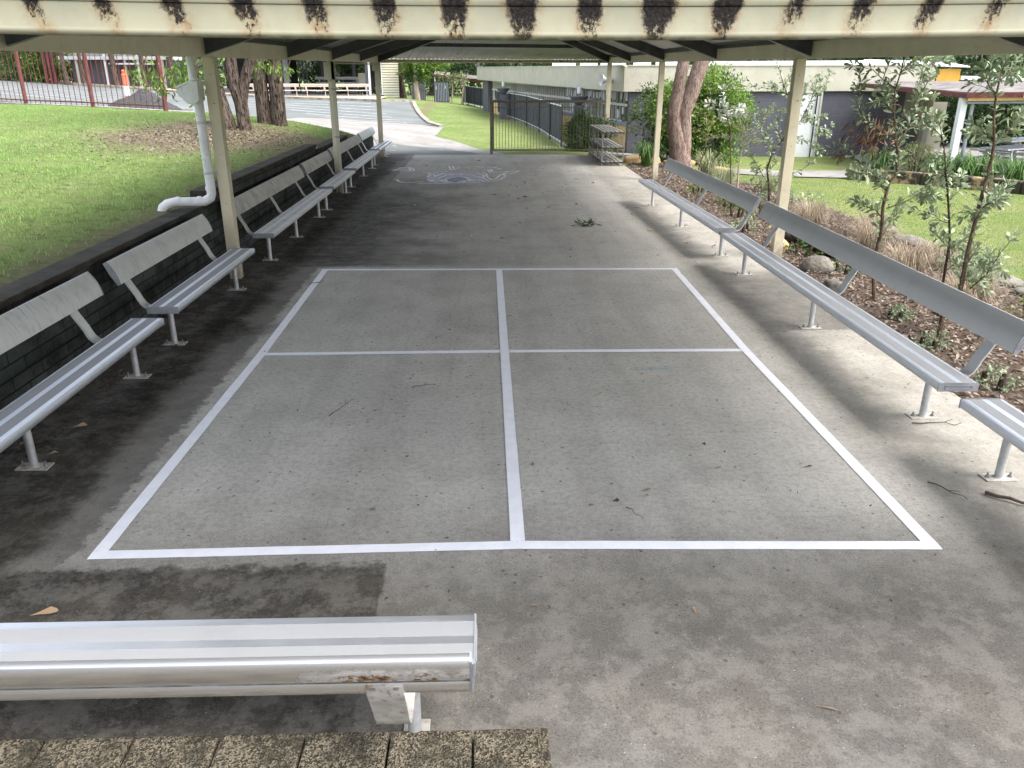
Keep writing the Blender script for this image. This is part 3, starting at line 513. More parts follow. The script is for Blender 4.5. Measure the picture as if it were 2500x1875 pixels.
# ------------------------------------------------------------------ benches
def make_bench(loc, rz, L, legs, straps, label, mats, group, back=(.455, .635, .545, .825), name='aluminium_bench', bolts=True, mback=None):
    ms, mr, mb = mats
    t = thing(name, label, 'bench', loc, rz, group); zt = .43
    top = [(.013, zt), (.045, zt), (.128, zt), (.168, zt), (.245, zt), (.25, zt), (.257, zt)]
    poly = [(.008, .374), (.001, .382), (0, .418), (.005, .427)] + top + [(.266, .427), (.27, .418), (.269, .382), (.262, .374)]
    ks = [0]*len(poly)
    for i in (5, 7): ks[i] = 1
    m = MB(); m.prof(poly, 0, L, ks, cap=False); m.build('seat', [ms, mr], t, smooth=True)
    yb, zb, yt, zb2 = back; B = Vector((yb, zb)); A = Vector((yt, zb2)); d = (A-B).normalized(); n = Vector((-d.y, d.x))   # n points forward (-y)
    if n.x > 0: n = -n
    H = (A-B).length; fr = []; bk = []
    for i in range(9):
        u = i/8; fr.append(B + d*(H*u) + n*(.016*4*u*(1-u)))
    for u, o in ((1.012, -.008), (1.01, -.022), (.96, -.032), (.8, -.036), (.6, -.033), (.45, -.026), (.4, -.022), (.385, -.008), (.35, -.008), (.34, -.02), (.3, -.026), (.2, -.03), (.08, -.026), (.0, -.018), (-.012, -.008)):
        bk.append(B + d*(H*u) + n*o)
    poly = [tuple(p) for p in fr+bk]; nk = len(poly); mm = MB(); mm.prof(poly, 0, L, None, cap=False); bo = mm.build('backrest', [mback or mb], t, smooth=True)
    for x0, x1 in ((-.007, .0), (L, L+.007)):
        m = MB(); e = [(-.001, .372), (-.002, .428), (.004, .433), (.266, .433), (.272, .428), (.271, .372)]; m.prof(e, x0, x1)
        xo = x0-.002 if x0 < 0 else x1+.002
        m.tube([(xo, .05, .415), (xo, .222, .415), (xo, .228, .4), (xo, .222, .39), (xo, .05, .39), (xo, .044, .4), (xo, .05, .415)], .0022, 5)
        m.build('seat_end_cap', 'cap', t)
        m = MB(); c = [B-d*.004+n*.004, B+d*H*.25+n*.016, B+d*H*.5+n*.02, B+d*H*.75+n*.016, A+d*.004+n*.002, A+d*.003-n*.03, B+d*H*.5-n*.036, B-d*.003-n*.026]
        m.prof([tuple(p) for p in c], x0, x1); p1, p2 = B+d*H*.18+n*-.004, B+d*H*.82+n*-.006
        m.tube([(xo, *(p1+n*.009)), (xo, *(p2+n*.009)), (xo, *(p2-n*.009)), (xo, *(p1-n*.009)), (xo, *(p1+n*.009))], .002, 5)
        m.build('backrest_end_cap', 'cap', t)
    for x in straps:   # bent flat bar from under the seat up behind the backrest
        P = [(.08, .37), (.26, .372), (.31, .378), (.345, .392), (.372, .418), (.392, .455), (.41, .50), (yb+.004, zb-.05), (yb+.03, zb+.0), (yt+.022, zb2-.05)]
        if back[0] > .5: P = [(.08, .366), (.36, .352), (.41, .35), (.45, .356), (.482, .375), (.505, .41), (.525, .45), (.55, .50), (yb+.016, zb-.03), (yb+.04, zb+.01), (yb+.047, zb+.05)]
        m = MB(); th = .008; up = []; lo = []
        for i, p in enumerate(P):
            q = Vector(P[min(i+1, len(P)-1)])-Vector(P[max(i-1, 0)]); q.normalize(); nn = Vector((-q.y, q.x))
            up.append(tuple(Vector(p)+nn*th/2)); lo.append(tuple(Vector(p)-nn*th/2))
        m.prof(up+lo[::-1], x-.055, x+.055, cap=False)
        nP = len(P)
        for xx, s_ in ((x-.055, 1), (x+.055, -1)):
            vs = [(xx, *p) for p in up]+[(xx, *p) for p in lo]; m.add(vs, [(i, i+1, i+1+nP, i+nP) for i in range(nP-1)])
        for sx in (-.035, .035):
            yq, zq = P[-1]; m.box((x+sx, yq+.006, zq-.008), (.016, .008, .005), k=1)
        m.build('support_strap', [mb, 'bolt'], t, smooth=True)
    for x in legs:
        m = MB(); m.tube([(x, .19, .008), (x, .19, .37)], .0255, 16); lg = m.build('leg', ms if ms != 'alu' else 'galv', t, smooth=True)
        m = MB(); m.box((x, .19, .004), (.1, .2, .008)); m.tube([(x, .19, .006), (x, .19, .014)], .032, 16); m.build('base_plate', 'plate', lg, bevel=.0015)
        if bolts:
            for s_ in (-1, 1):
                m = MB(); m.tube([(x, .19+.072*s_, .008), (x, .19+.072*s_, .02)], .013, 6); m.tube([(x, .19+.072*s_, .02), (x, .19+.072*s_, .042)], .006, 8); m.build('bolt', 'bolt', lg)
    return t
R90 = PI/2; CLEAN = ('alu', 'alurib', 'alum_face'); MIDD = ('alu', 'alurib', 'alulight'); OLD = ('alu_dirty', 'alurib_dirty', 'aluold')
g1 = 'benches in front of the block wall'; g2 = 'benches along the garden bed'
def lb(y0, y1, legs, straps, label, mats, x=-2.70):
    return make_bench((x, y0, 0), R90, y1-y0, [y-y0 for y in legs], [y-y0 for y in straps], label, mats, g1)
def rb(y0, y1, x1, x0, legs, straps, label, mats=CLEAN):   # x1 at the far end, x0 at the near end
    rz = math.atan2(y0-y1, x0-x1); return make_bench((x1, y1, 0), rz, math.hypot(y1-y0, x0-x1), [y1-y for y in legs], [y1-y for y in straps], label, mats, g2)
lb(2.43, 6.43, (2.9, 4.6, 6.2), (2.7, 4.3, 5.97), 'clean aluminium bench before the block wall, nearest the steps and cut by the picture edge', MIDD)
lb(6.77, 9.22, (7.05, 9.0), (6.95, 8.85), 'short aluminium bench by the wall between the nearest bench and the post with the drainpipe', MIDD)
lb(10.12, 14.18, (10.53, 12.1, 13.83), (10.33, 11.95, 13.6), 'long mouldy bench starting just behind the post with the drainpipe', OLD)
lb(14.48, 16.93, (14.63, 16.74), (14.6, 16.5), 'short mouldy bench by the wall just before the middle post', OLD, -2.72)
lb(17.3, 21.3, (17.63, 19.53, 21.1), (17.5, 19.2, 20.9), 'long weathered bench against the wall just past the middle post', OLD, -2.76)
lb(21.66, 24.3, (21.86, 24.1), (21.75, 23.8), 'pale end bench by the wall beside the farthest post, last of the row', MIDD, -2.80)
rb(-.3, 4.54, 2.962, 2.962, (0.3, 2.3, 4.3), (.2, 2.2, 4.15), 'aluminium bench end entering the picture beside the garden bed, nearest the steps')
rb(4.82, 10.05, 2.965, 2.968, (5.24, 7.4, 9.6), (5.1, 7.26, 9.43), 'long aluminium bench beside the sapling bed with its backrest running to the picture edge')
rb(10.38, 15.4, 2.862, 2.978, (10.66, 12.84, 14.96), (10.5, 12.6, 14.82), 'long aluminium bench at the far half of the garden bed, dented backrest joint')
make_bench((-.065, 2.5, 0), PI, 3.6, (.225, 1.9, 3.4), (.255, 1.93, 3.43), 'rust marked aluminium bench seen from behind at the stone pavers', ('alu', 'alurib', 'plate'), None, (.572, .602, .642, .785), mback='alurust')
m = MB()
for y, x in ((11.0, 3.36), (13.2, 3.36)): pass

# pavers edging at the foot of the steps
xs = [-2.28, -1.96, -1.64, -1.32, -1.005, -.693, -.381, -.073, .212]
for i in range(8):
    a, b = xs[i]+.004, xs[i+1]-.004; m = MB(); m.box(((a+b)/2, 2.155, .02), (b-a, .29, .085), rz=random.uniform(-.01, .01))
    lab = ['paver seen below the bench end, last before the bare concrete', 'stone paver directly below the bench leg'][0 if i == 7 else 1] if i in (6, 7) else None
    names = ['first', 'second', 'third', 'fourth', 'fifth', 'sixth']
    o = m.build('paver', 'paver', org=((a+b)/2, 2.155, 0), bevel=.01)
    tag(o, lab or 'speckled stone paver, %s of the edging row counted from the picture edge' % names[max(0, i-1)] if i else 'speckled stone paver, outermost of the edging row', 'paver', 'pavers edging the floor')
m = MB(); m.box((-1.03, 1.0, .0), (2.5, 1.98, .06)); struct(m.build('upper_path', 'paver'))

# ------------------------------------------------------------------ shelter
sh = thing('open_shelter', 'open sided shelter with cream posts, dark rafters and zinc hip roof over the court', 'shelter', (0, 0, 0))
zL = lambda y: 2.437+.0042*y
zR = lambda y: 2.442+.0045*y
def post(x, y, zt, label=None, w=.125, box=None, pipe=False):
    m = MB(); m.box((x, y, zt/2), (w, w, zt))
    for z in (.35, .9, 1.45, 2.0, 2.3):
        m.tube([(x+random.uniform(-.03, .03), y-w/2-.004, z), (x, y-w/2+.002, z)], .006, 6, k=1)
        m.tube([(x-(w/2+.004)*(1 if x > 0 else -1), y+.01, z+.1), (x, y+.01, z+.1)], .006, 6, k=1)
    o = m.build('post', ['cream', 'bolt'], sh, bevel=.004)
    if label: o['label'] = label
    if box:
        m = MB(); m.box((x-.02, y-.02, zt-box/2-.01), (w+.075, w+.05, box)); m.build('cover_box', 'fascia', o, bevel=.004)
    if pipe:
        m = MB(); m.box((x+.05, y-.085, zt/2), (.06, .045, zt)); 
        for z in (.35, 1.1, 2.0): m.box((x+.05, y-.1, z), (.1, .03, .03), k=1)
        m.build('square_downpipe', ['fascia', 'bolt'], o)
post(-3.05, 9.56, zL(9.56)); post(-3.05, 16.87, zL(16.87), 'post with a grey cover box and square downpipe', box=.33, pipe=True); post(-3.05, 23.92, zL(23.92), box=.2)
post(-3.05, 2.75, zL(2.75)); post(3.93, 2.75, zR(2.75)); post(3.9, 10.6, zR(10.6)); post(3.86, 18.8, zR(18.8), w=.115); post(3.85, 26.8, zR(26.8), w=.13)
def beam(a, b, hgt, w=.055, mat='creamin', name='beam'):
    m = MB(); m.bar((a[0], a[1], a[2]+hgt/2), (b[0], b[1], b[2]+hgt/2), w, hgt); return m.build(name, mat, sh)
beam((-3.05, 2.7, zL(2.7)), (-3.05, 24.05, zL(24.05)), .185); beam((3.93, 2.7, zR(2.7)), (3.855, 27.0, zR(27)), .19)
beam((-3.0, 24.06, 2.536), (3.8, 27.0, 2.566), .095); beam((-3.0, 2.84, 2.475), (3.9, 2.84, 2.475), .18)
m = MB(); m.bar((-2.9, 23.98, 2.585), (3.7, 26.85, 2.612), .014, .014)
for i in range(6): q = i/5; m.box((-2.85+6.4*q, 23.98+2.78*q, 2.587+.026*q), (.03, .03, .045))
m.build('conduit', 'black', sh)
m = MB(); m.bar((-3.05, 16.95, 2.475), (-3.05, 23.9, 2.50), .02, .028); m.build('conduit', 'fascia', sh)
def rafter(p0, p1, dep, w=.05, name='rafter', mat='rafter'):
    p0, p1 = Vector(p0), Vector(p1); d = Vector((p1.x-p0.x, p1.y-p0.y, 0)).normalized(); n = Vector((-d.y, d.x, 0))*(w/2); m = MB()
    vs = [p+n*s+Vector((0, 0, z)) for p in (p0, p1) for s, z in ((-1, 0), (1, 0), (1, dep), (-1, dep))]
    m.add(vs, [(3, 2, 1, 0), (4, 5, 6, 7), (0, 1, 5, 4), (1, 2, 6, 5), (2, 3, 7, 6), (3, 0, 4, 7)])
    for s in (-1, 1):   # lips of the channel section
        pass
    vs = [p+n*s*1.15+Vector((0, 0, z)) for p in (p0+d*.004, p1) for s, z in ((-1, -.006), (1, -.006), (1, -.001), (-1, -.001))]
    m.add(vs, [(3, 2, 1, 0), (4, 5, 6, 7), (0, 1, 5, 4), (1, 2, 6, 5), (2, 3, 7, 6), (3, 0, 4, 7)], 1)  # flange coloured pale, standing for light from below
    return m.build(name, [mat, 'rafterlite'], sh)
LY = [5.51, 9.3, 13.07, 16.8, 20.5]; RY = [6.04, 10.2, 14.4, 18.6, 22.9]
for i, (a, b) in enumerate(zip(LY, RY)):
    ry = min(max((a+b)/2, 6.4), 21.8)
    rafter((-3.0, a, zL(a)+.028), (.4, ry, zL(a)+.028+1.11), .2); rafter((3.87, b, zR(b)+.028), (.46, ry, zR(b)+.028+1.11), .2)
rafter((-3.0, 23.98, 2.553), (.42, 21.85, 3.64), .2, name='hip_rafter'); rafter((3.82, 26.9, 2.58), (.44, 21.85, 3.64), .2, name='hip_rafter')
rafter((-3.0, 2.9, 2.5), (.42, 6.35, 3.62), .2, name='hip_rafter'); rafter((3.86, 2.9, 2.5), (.44, 6.35, 3.62), .2, name='hip_rafter')
m = MB(); m.bar((.43, 6.3, 3.74), (.43, 21.9, 3.74), .05, .2); m.build('ridge_beam', 'rafter', sh)
def purl(a, b, hgt=.055, w=.05): m = MB(); m.bar(a, b, w, hgt); m.build('purlin', 'rafter', sh)
purl((-2.99, 2.9, 2.672+.012), (-2.99, 24.0, 2.68+.055)); purl((3.86, 2.9, 2.672+.012), (3.80, 26.8, 2.68+.07))
for q in (.36, .7):
    x = -3.0+3.4*q; z = 2.705+1.12*q; purl((x, 2.9+3.4*q, z), (x, 24.0-2.1*q, z)); x = 3.87-3.4*q; purl((x, 2.9+3.4*q, z), (x, 26.9-5*q, z))
purl((-2.15, 23.25, 2.985), (2.78, 25.2, 3.0), .095)
# zinc sheets with real corrugations
def sheetplane(E0, E1, Rl, Rr, zoff=0, per=.125, amp=.016):
    """eave E0->E1, top edge (hip/ridge) given by Rl, Rr (points) joined: E0-Rl-Rr-E1; corrugations run up the slope"""
    E0, E1, Rl, Rr = map(Vector, (E0, E1, Rl, Rr)); ed = Vector((E1.x-E0.x, E1.y-E0.y, 0)); Ln = ed.length; ed.normalize(); nn = Vector((-ed.y, ed.x, 0))
    if (Rl-E0).dot(nn) < 0: nn = -nn
    sl, sr = (Rl-E0).dot(ed), (Rr-E0).dot(ed); hl, hr = (Rl-E0).dot(nn), (Rr-E0).dot(nn); n = int(Ln/per*6); vs = []; 
    for i in range(n+1):
        s = Ln*i/n
        if s < sl: hgt = hl*s/max(sl, 1e-6)
        elif s > sr: hgt = hr*(Ln-s)/max(Ln-sr, 1e-6)
        else: hgt = hl+(hr-hl)*(s-sl)/max(sr-sl, 1e-6)
        z0 = E0.z+(E1.z-E0.z)*s/Ln; zr = Rl.z; wv = amp*math.sin(2*PI*s/per)
        p = E0+ed*s; q = p+nn*hgt; z1 = z0+(zr-z0)*hgt/max(hl, hr)
        vs += [(p.x, p.y, z0+wv), (q.x, q.y, z1+wv)]
    m = MB(); m.add(vs, [(2*i, 2*i+2, 2*i+3, 2*i+1) for i in range(n)]); o = m.build('roof_sheet', 'sheet', sh, smooth=False)
    me = o.data; me.polygons.foreach_set('use_smooth', [True]*len(me.polygons))
zr = 3.88
sheetplane((-3.38, 2.26, 2.645), (-3.38, 24.35, 2.655), (.43, 6.38, zr), (.43, 21.8, zr))
sheetplane((4.22, 2.26, 2.645), (4.22, 27.4, 2.67), (.43, 6.38, zr), (.43, 21.8, zr))
sheetplane((-3.38, 24.35, 2.648), (4.22, 27.4, 2.665), (.43, 21.8, zr), (.43, 21.8, zr))
sheetplane((-3.38, 2.26, 2.55), (4.22, 2.26, 2.55), (.43, 6.38, zr), (.43, 6.38, zr))
m = MB()
for a, b in (((.43, 6.3, zr+.02), (.43, 21.9, zr+.02)), ((-3.38, 24.35, 2.69), (.43, 21.8, zr+.02)), ((4.22, 27.4, 2.7), (.43, 21.8, zr+.02)), ((-3.38, 2.26, 2.6), (.43, 6.38, zr+.02)), ((4.22, 2.26, 2.6), (.43, 6.38, zr+.02))): m.bar(a, b, .25, .02)
m.build('ridge_capping', 'roofout', sh)
def gutter_x(x0, x1, y, zb, sag):
    n = 60; prof = [(y+.118, 2.50), (y+.118, 2.425), (y+.012, 2.421), (y+.002, 2.4225), (y-.002, 2.427), (y-.0035, 2.432), (y-.002, 2.4375), (y, 2.441), (y, 2.4975), (y+.0022, 2.4985), (y-.002, 2.5005), (y-.005, 2.512), (y-.003, 2.518), (y+.008, 2.519), (y+.008, 2.45), (y+.11, 2.43), (y+.11, 2.5)]
    k = len(prof); vs = []; m = MB()
    for i in range(n+1):
        x = x0+(x1-x0)*i/n; dz = sag*min(1, abs(x-.05)/1.4)**2 if abs(x-.05) < 1.4 else sag
        vs += [(x, a, b+dz) for a, b in prof]
    m.add(vs, [(i*k+j, i*k+j+1, (i+1)*k+j+1, (i+1)*k+j) for i in range(n) for j in range(k-1)]); return m.build('gutter', 'gutter', sh, smooth=True)
gutter_x(-3.45, 4.3, 2.2, 2.421, .0135)['label'] = 'cream gutter with black drip marks'
for a, b in (((-3.46, 2.3, 2.60), (-3.46, 24.4, 2.60)), ((4.3, 2.3, 2.60), (4.3, 27.5, 2.62)), ((-3.46, 24.45, 2.6), (4.3, 27.52, 2.62))):
    m = MB(); m.bar(a, b, .12, .1); m.build('gutter', 'cream', sh)
# PVC downpipe at the near wall-side post
dp = MB(); dp.tube([(-3.24, 9.50, 2.60), (-3.235, 9.495, 2.2)], .045, 16); dp.tube([(-3.238, 9.498, 2.44), (-3.237, 9.498, 2.40)], .05, 16)
dp.tube([(-3.2, 9.47, 2.07), (-3.185, 9.45, 1.12), (-3.185, 9.45, 1.02), (-3.2, 9.445, .975), (-3.24, 9.435, .95), (-3.27, 9.428, .935), (-3.33, 9.41, .935), (-3.58, 9.335, .94), (-3.65, 9.31, .925), (-3.70, 9.29, .885), (-3.715, 9.285, .84)], .052, 18)
for p, q in (((-3.19, 9.452, 1.1), (-3.19, 9.452, 1.06)), ((-3.34, 9.41, .94), (-3.3, 9.42, .94)), ((-3.56, 9.34, .945), (-3.52, 9.352, .945))): dp.tube([p, q], .0565, 18)
d_ = dp.build('downpipe', 'pvc', sh, smooth=True); d_['label'] = 'white round downpipe with an elbow over the wall'
for zq in (1.25, 1.8):
    m = MB(); m.tube([(-3.19, 9.455, zq-.015), (-3.19, 9.455, zq+.015)], .056, 18); m.box((-3.13, 9.50, zq), (.06, .03, .03)); m.build('pipe_bracket', 'galv', d_)
m = MB(); hx = -3.24
poly = [(-.16, .14), (.075, .24), (.085, .235), (.085, .04), (.04, 0), (-.05, 0), (-.165, .125)]
vs = [(hx+a, y, 2.0+b) for y in (9.37, 9.57) for a, b in poly]; n = len(poly)
m.add(vs, [tuple(range(n)), tuple(range(n, 2*n))[::-1]]+[(i, i+n, (i+1) % n+n, (i+1) % n) for i in range(n)]); m.bar((hx-.15, 9.36, 2.165), (hx+.08, 9.36, 2.262), .012, .02); m.bar((hx-.15, 9.58, 2.165), (hx+.08, 9.58, 2.262), .012, .02)
m.build('rain_head', 'pvc', d_, bevel=.004)

# ------------------------------------------------------------------ retaining wall
wl = thing('retaining_wall', 'dark mossy block retaining wall stepping down behind the benches', 'wall', (-3.5, 0, 0))
for y0, y1, zt, xf in ((-6, 9.95, .85, -3.4), (9.95, 16.5, .985, -3.4), (16.5, 20.3, .885, -3.4), (20.3, 24.9, .66, -3.4)):
    m = MB(); m.box((xf-.11, (y0+y1)/2, (zt-.06)/2-.1), (.22, y1-y0-.004, zt-.06+.2)); m.build('block_section', 'block', wl, org=(-3.5, 0, 0))
    m = MB(); m.box((xf-.1, (y0+y1)/2, zt-.03), (.235, y1-y0-.004, .058)); m.build('coping', 'coping', wl, org=(-3.5, 0, 0), bevel=.008)
m = MB(); m.box((-3.5, 16.62, .9), (.2, .25, .03)); m.build('coping', 'conc', wl, org=(-3.5, 0, 0), bevel=.004)
STEMS= {'A':{'main':[(4.38,8.64,-0.0),(4.32,8.64,0.21),(4.3,8.64,0.49),(4.32,8.64,0.72),(4.29,8.64,0.98),(4.31,8.64,1.23),(4.38,8.64,1.32),(4.35,8.64,1.55),(4.29,8.64,1.72),(4.24,8.64,1.94),(4.21,8.64,2.16),(4.24,8.64,2.37),(4.25,8.64,2.48)],'br':[[(4.29,8.64,1.15),(4.16,8.69,1.27),(4.01,8.74,1.43),(3.87,8.79,1.54),(3.81,8.84,1.61)],[(4.3,8.64,1.23),(3.99,8.49,1.35),(3.79,8.34,1.37)],[(4.33,8.64,0.96),(4.45,8.59,1.02),(4.58,8.54,1.1),(4.71,8.49,1.13),(4.74,8.44,1.13)],[(4.29,8.64,0.87),(4.25,8.71,0.93),(4.13,8.77,0.97),(4.03,8.84,1.0)],[(4.3,8.64,0.54),(4.43,8.74,0.75),(4.56,8.84,0.86)],[(4.3,8.64,1.7),(4.08,8.59,1.78),(3.87,8.54,1.9),(3.76,8.49,2.05),(3.76,8.44,2.17)],[(4.24,8.64,1.95),(4.17,8.74,2.04),(4.25,8.84,2.12)],[(4.22,8.64,2.18),(4.09,8.67,2.26),(3.98,8.71,2.36),(3.9,8.74,2.38)],[(4.23,8.64,2.34),(4.34,8.64,2.39),(4.39,8.64,2.47)],[(4.33,8.64,1.66),(4.5,8.74,1.81),(4.67,8.84,1.83),(4.86,8.94,1.76)],[(4.27,8.64,1.8),(4.47,8.71,2.04),(4.52,8.77,2.27),(4.56,8.84,2.43)],[(4.44,8.64,2.04),(4.6,8.74,2.27),(4.66,8.84,2.45)],[(4.33,8.64,1.61),(4.24,8.69,1.55),(4.1,8.74,1.53)]]},'B':{'main':[(4.3,7.13,-0.0),(4.29,7.13,0.22),(4.41,7.13,0.45),(4.4,7.13,0.8),(4.41,7.13,1.02),(4.43,7.13,1.49),(4.44,7.13,1.64),(4.43,7.13,1.77),(4.38,7.13,1.97),(4.36,7.13,2.15),(4.36,7.13,2.26),(4.36,7.13,2.34),(4.4,7.13,2.46)],'br':[[(4.43,7.13,1.77),(4.56,7.16,1.88),(4.68,7.2,2.02),(4.75,7.23,2.09)],[(4.5,7.13,0.46),(4.58,7.06,0.61),(4.63,7.0,0.83),(4.67,6.93,0.99)],[(4.42,7.13,1.78),(4.35,7.18,1.85),(4.27,7.23,1.93)],[(4.37,7.13,2.28),(4.46,7.18,2.34),(4.53,7.23,2.42)],[(4.43,7.13,1.36),(4.56,7.18,1.28),(4.66,7.23,1.29)],[(4.42,7.13,1.15),(4.45,7.08,1.25),(4.5,7.03,1.26)],[(4.41,7.13,1.07),(4.52,7.18,1.19),(4.66,7.23,1.28)],[(4.39,7.13,0.63),(4.52,7.18,0.84),(4.73,7.23,0.72)],[(4.4,7.13,0.52),(4.55,7.23,0.55),(4.72,7.33,0.5)],[(4.36,7.13,2.17),(4.32,7.18,2.22),(4.3,7.23,2.28)]]},'F':{'main':[(4.71,7.9,0.17),(4.68,7.9,0.48),(4.67,7.9,0.75),(4.62,7.9,0.96),(4.53,7.9,1.3),(4.47,7.9,1.48),(4.51,7.9,1.36),(4.42,7.9,1.67),(4.37,7.9,1.77),(4.29,7.9,1.84),(4.22,7.9,1.86)],'br':[[(4.66,7.9,0.69),(4.58,7.95,0.77),(4.57,8.0,0.82)],[(4.69,7.9,0.57),(4.81,7.95,0.71),(4.95,8.0,0.85)],[(4.7,7.9,0.45),(4.78,7.85,0.58),(4.83,7.8,0.71)],[(4.62,7.9,0.93),(4.55,7.95,0.95),(4.5,8.0,1.02)],[(4.57,7.9,1.15),(4.67,7.95,1.22),(4.75,8.0,1.27)],[(4.48,7.9,1.41),(4.42,7.95,1.32),(4.4,8.0,1.2)],[(4.44,7.9,1.62),(4.37,7.9,1.56),(4.34,7.9,1.48)],[(4.4,7.9,1.72),(4.35,7.9,1.85),(4.31,7.9,1.93)]]},'C':{'main':[(5.24,16.9,-0.2),(5.23,16.9,0.05),(5.21,16.9,0.46),(5.24,16.9,0.79),(5.27,16.9,1.01)],'br':[[(5.27,16.9,1.01),(5.09,16.97,1.07),(4.9,17.03,1.11),(4.69,17.1,1.06)],[(5.27,16.9,1.01),(5.32,16.95,1.27),(5.29,17.0,1.57)],[(5.27,16.9,1.01),(5.42,16.83,1.23),(5.58,16.77,1.45),(5.65,16.7,1.62)],[(5.23,16.9,1.1),(5.17,16.93,1.36),(5.11,16.97,1.53),(4.99,17.0,1.65)],[(5.25,16.9,0.92),(5.46,16.95,1.01),(5.64,17.0,1.0)],[(5.29,16.9,1.18),(4.97,16.95,1.35),(4.79,17.0,1.44)]]},'E':{'main':[(4.72,18.5,-0.19),(4.79,18.5,0.25),(4.88,18.5,0.64),(4.92,18.5,0.88),(4.91,18.5,1.24),(4.88,18.5,1.59),(4.9,18.5,1.94)],'br':[[(4.89,18.5,1.36),(4.76,18.55,1.5),(4.7,18.6,1.56)],[(4.91,18.5,1.07),(5.01,18.55,1.21),(5.06,18.6,1.35)],[(4.92,18.5,0.88),(4.81,18.55,0.98),(4.76,18.6,1.07)]]},'G':{'main':[(4.91,16.2,0.85),(4.76,16.2,1.27),(4.67,16.2,1.52)],'br':[[(4.67,16.2,1.52),(4.54,16.25,1.64),(4.44,16.3,1.68)],[(4.67,16.2,1.52),(4.81,16.25,1.58),(4.93,16.3,1.6)],[(4.7,16.2,1.44),(4.65,16.25,1.64),(4.61,16.3,1.74)]]},'D':{'main':[(5.4,15.3,0.04),(5.33,15.3,0.33),(5.26,15.3,0.63),(5.33,15.3,0.94),(5.49,15.3,1.14),(5.61,15.3,1.37),(5.64,15.3,1.65),(5.52,15.3,1.88),(5.39,15.3,2.1),(5.31,15.3,2.29),(5.23,15.3,2.45)],'br':[[(5.33,15.3,0.33),(5.17,15.37,0.57),(5.04,15.43,0.76),(4.94,15.5,0.9)],[(5.28,15.3,0.57),(5.44,15.37,0.73),(5.35,15.43,1.01),(5.26,15.5,1.2)],[(5.33,15.3,0.94),(5.16,15.33,1.09),(5.08,15.37,1.33),(5.13,15.4,1.64)],[(5.49,15.3,1.14),(5.37,15.4,1.37),(5.42,15.5,1.62)],[(5.64,15.3,1.65),(5.76,15.35,1.8),(5.82,15.4,2.05)],[(5.47,15.3,1.95),(5.27,15.33,2.03),(5.11,15.37,2.05),(4.94,15.4,2.08)],[(5.39,15.3,2.1),(5.49,15.35,2.24),(5.59,15.4,2.29)],[(5.36,15.3,0.22),(5.57,15.38,0.42),(5.8,15.45,0.51),(6.03,15.53,0.61),(6.25,15.6,0.72)],[(5.61,15.3,1.37),(5.81,15.37,1.49),(6.03,15.43,1.52),(6.27,15.5,1.56)],[(5.49,15.3,1.14),(5.83,15.37,1.17),(6.1,15.43,1.09),(6.33,15.5,0.96)],[(5.41,15.3,0.12),(5.76,15.37,0.07),(6.12,15.43,-0.01),(6.43,15.5,0.13)],[(5.78,15.3,1.49),(5.96,15.37,1.88),(6.16,15.43,2.1),(6.32,15.5,2.29)],[(5.93,15.3,1.88),(6.02,15.4,2.1),(6.06,15.5,2.24)],[(5.4,15.3,0.06),(5.23,15.4,0.15),(5.1,15.5,0.41)],[(5.98,15.3,1.53),(6.22,15.4,1.33),(6.44,15.5,1.26)]]}}
# ------------------------------------------------------------------ ground and surfaces
ground()
APRON = [(-3.25, 24.73), (-4.2, 25.9), (-6.87, 28.9), (-8.3, 32.6), (-8.08, 36.6), (-6.76, 39.4), (-2.85, 36.6), (-2.2, 35.6), (-1.85, 35.4), (-1.95, 31.2), (-1.0, 29.2), (.55, 24.73)]
struct(sheet('driveway', APRON, 'conc', .02))
struct(sheet('road_patch', [(-2.9, 24.76), (-3.6, 26.9), (-1.4, 27.2), (-.2, 24.76)], 'asphalt', .03))
ASPH = [(-2.85, 36.6), (-6.76, 39.4), (-8.08, 36.7), (-8.4, 32.8), (-9.95, 28.0), (-13.5, 30.3), (-17, 32.4), (-22, 36), (-45, 47), (-65, 60), (-60, 76), (-39, 70), (-29, 60.5), (-20, 56.2), (-13, 54.2), (-6.6, 51.6), (-4.7, 52.4), (-2.3, 36.4)]
struct(sheet('car_park', ASPH, 'asphalt', .025))
m = MB()
def gl(m, a, b, w, off, k=0, n=14):
    a, b = Vector(a), Vector(b); d = (b-a).normalized(); nn = Vector((-d.y, d.x))*w/2; vs = []
    for i in range(n+1):
        p = a.lerp(b, i/n)
        for s in (1, -1): q = p+nn*s; vs.append((q.x, q.y, gz(q.x, q.y)+off))
    m.add(vs, [(2*i+1, 2*i+3, 2*i+2, 2*i) for i in range(n)], k)
for i in range(7):
    t0 = i/6; gl(m, (-3.6-.55*i, 37.6+2.1*i), (-7.6-1.2*i, 39.4+1.9*i), .11, .05)
for i in range(6): gl(m, (-13-1.6*i, 38+2.4*i), (-19-3*i, 40.5+2.5*i), .1, .05)
gl(m, (-10.5, 33), (-27, 45), .1, .05)
struct(m.build('road_marking', 'line'))
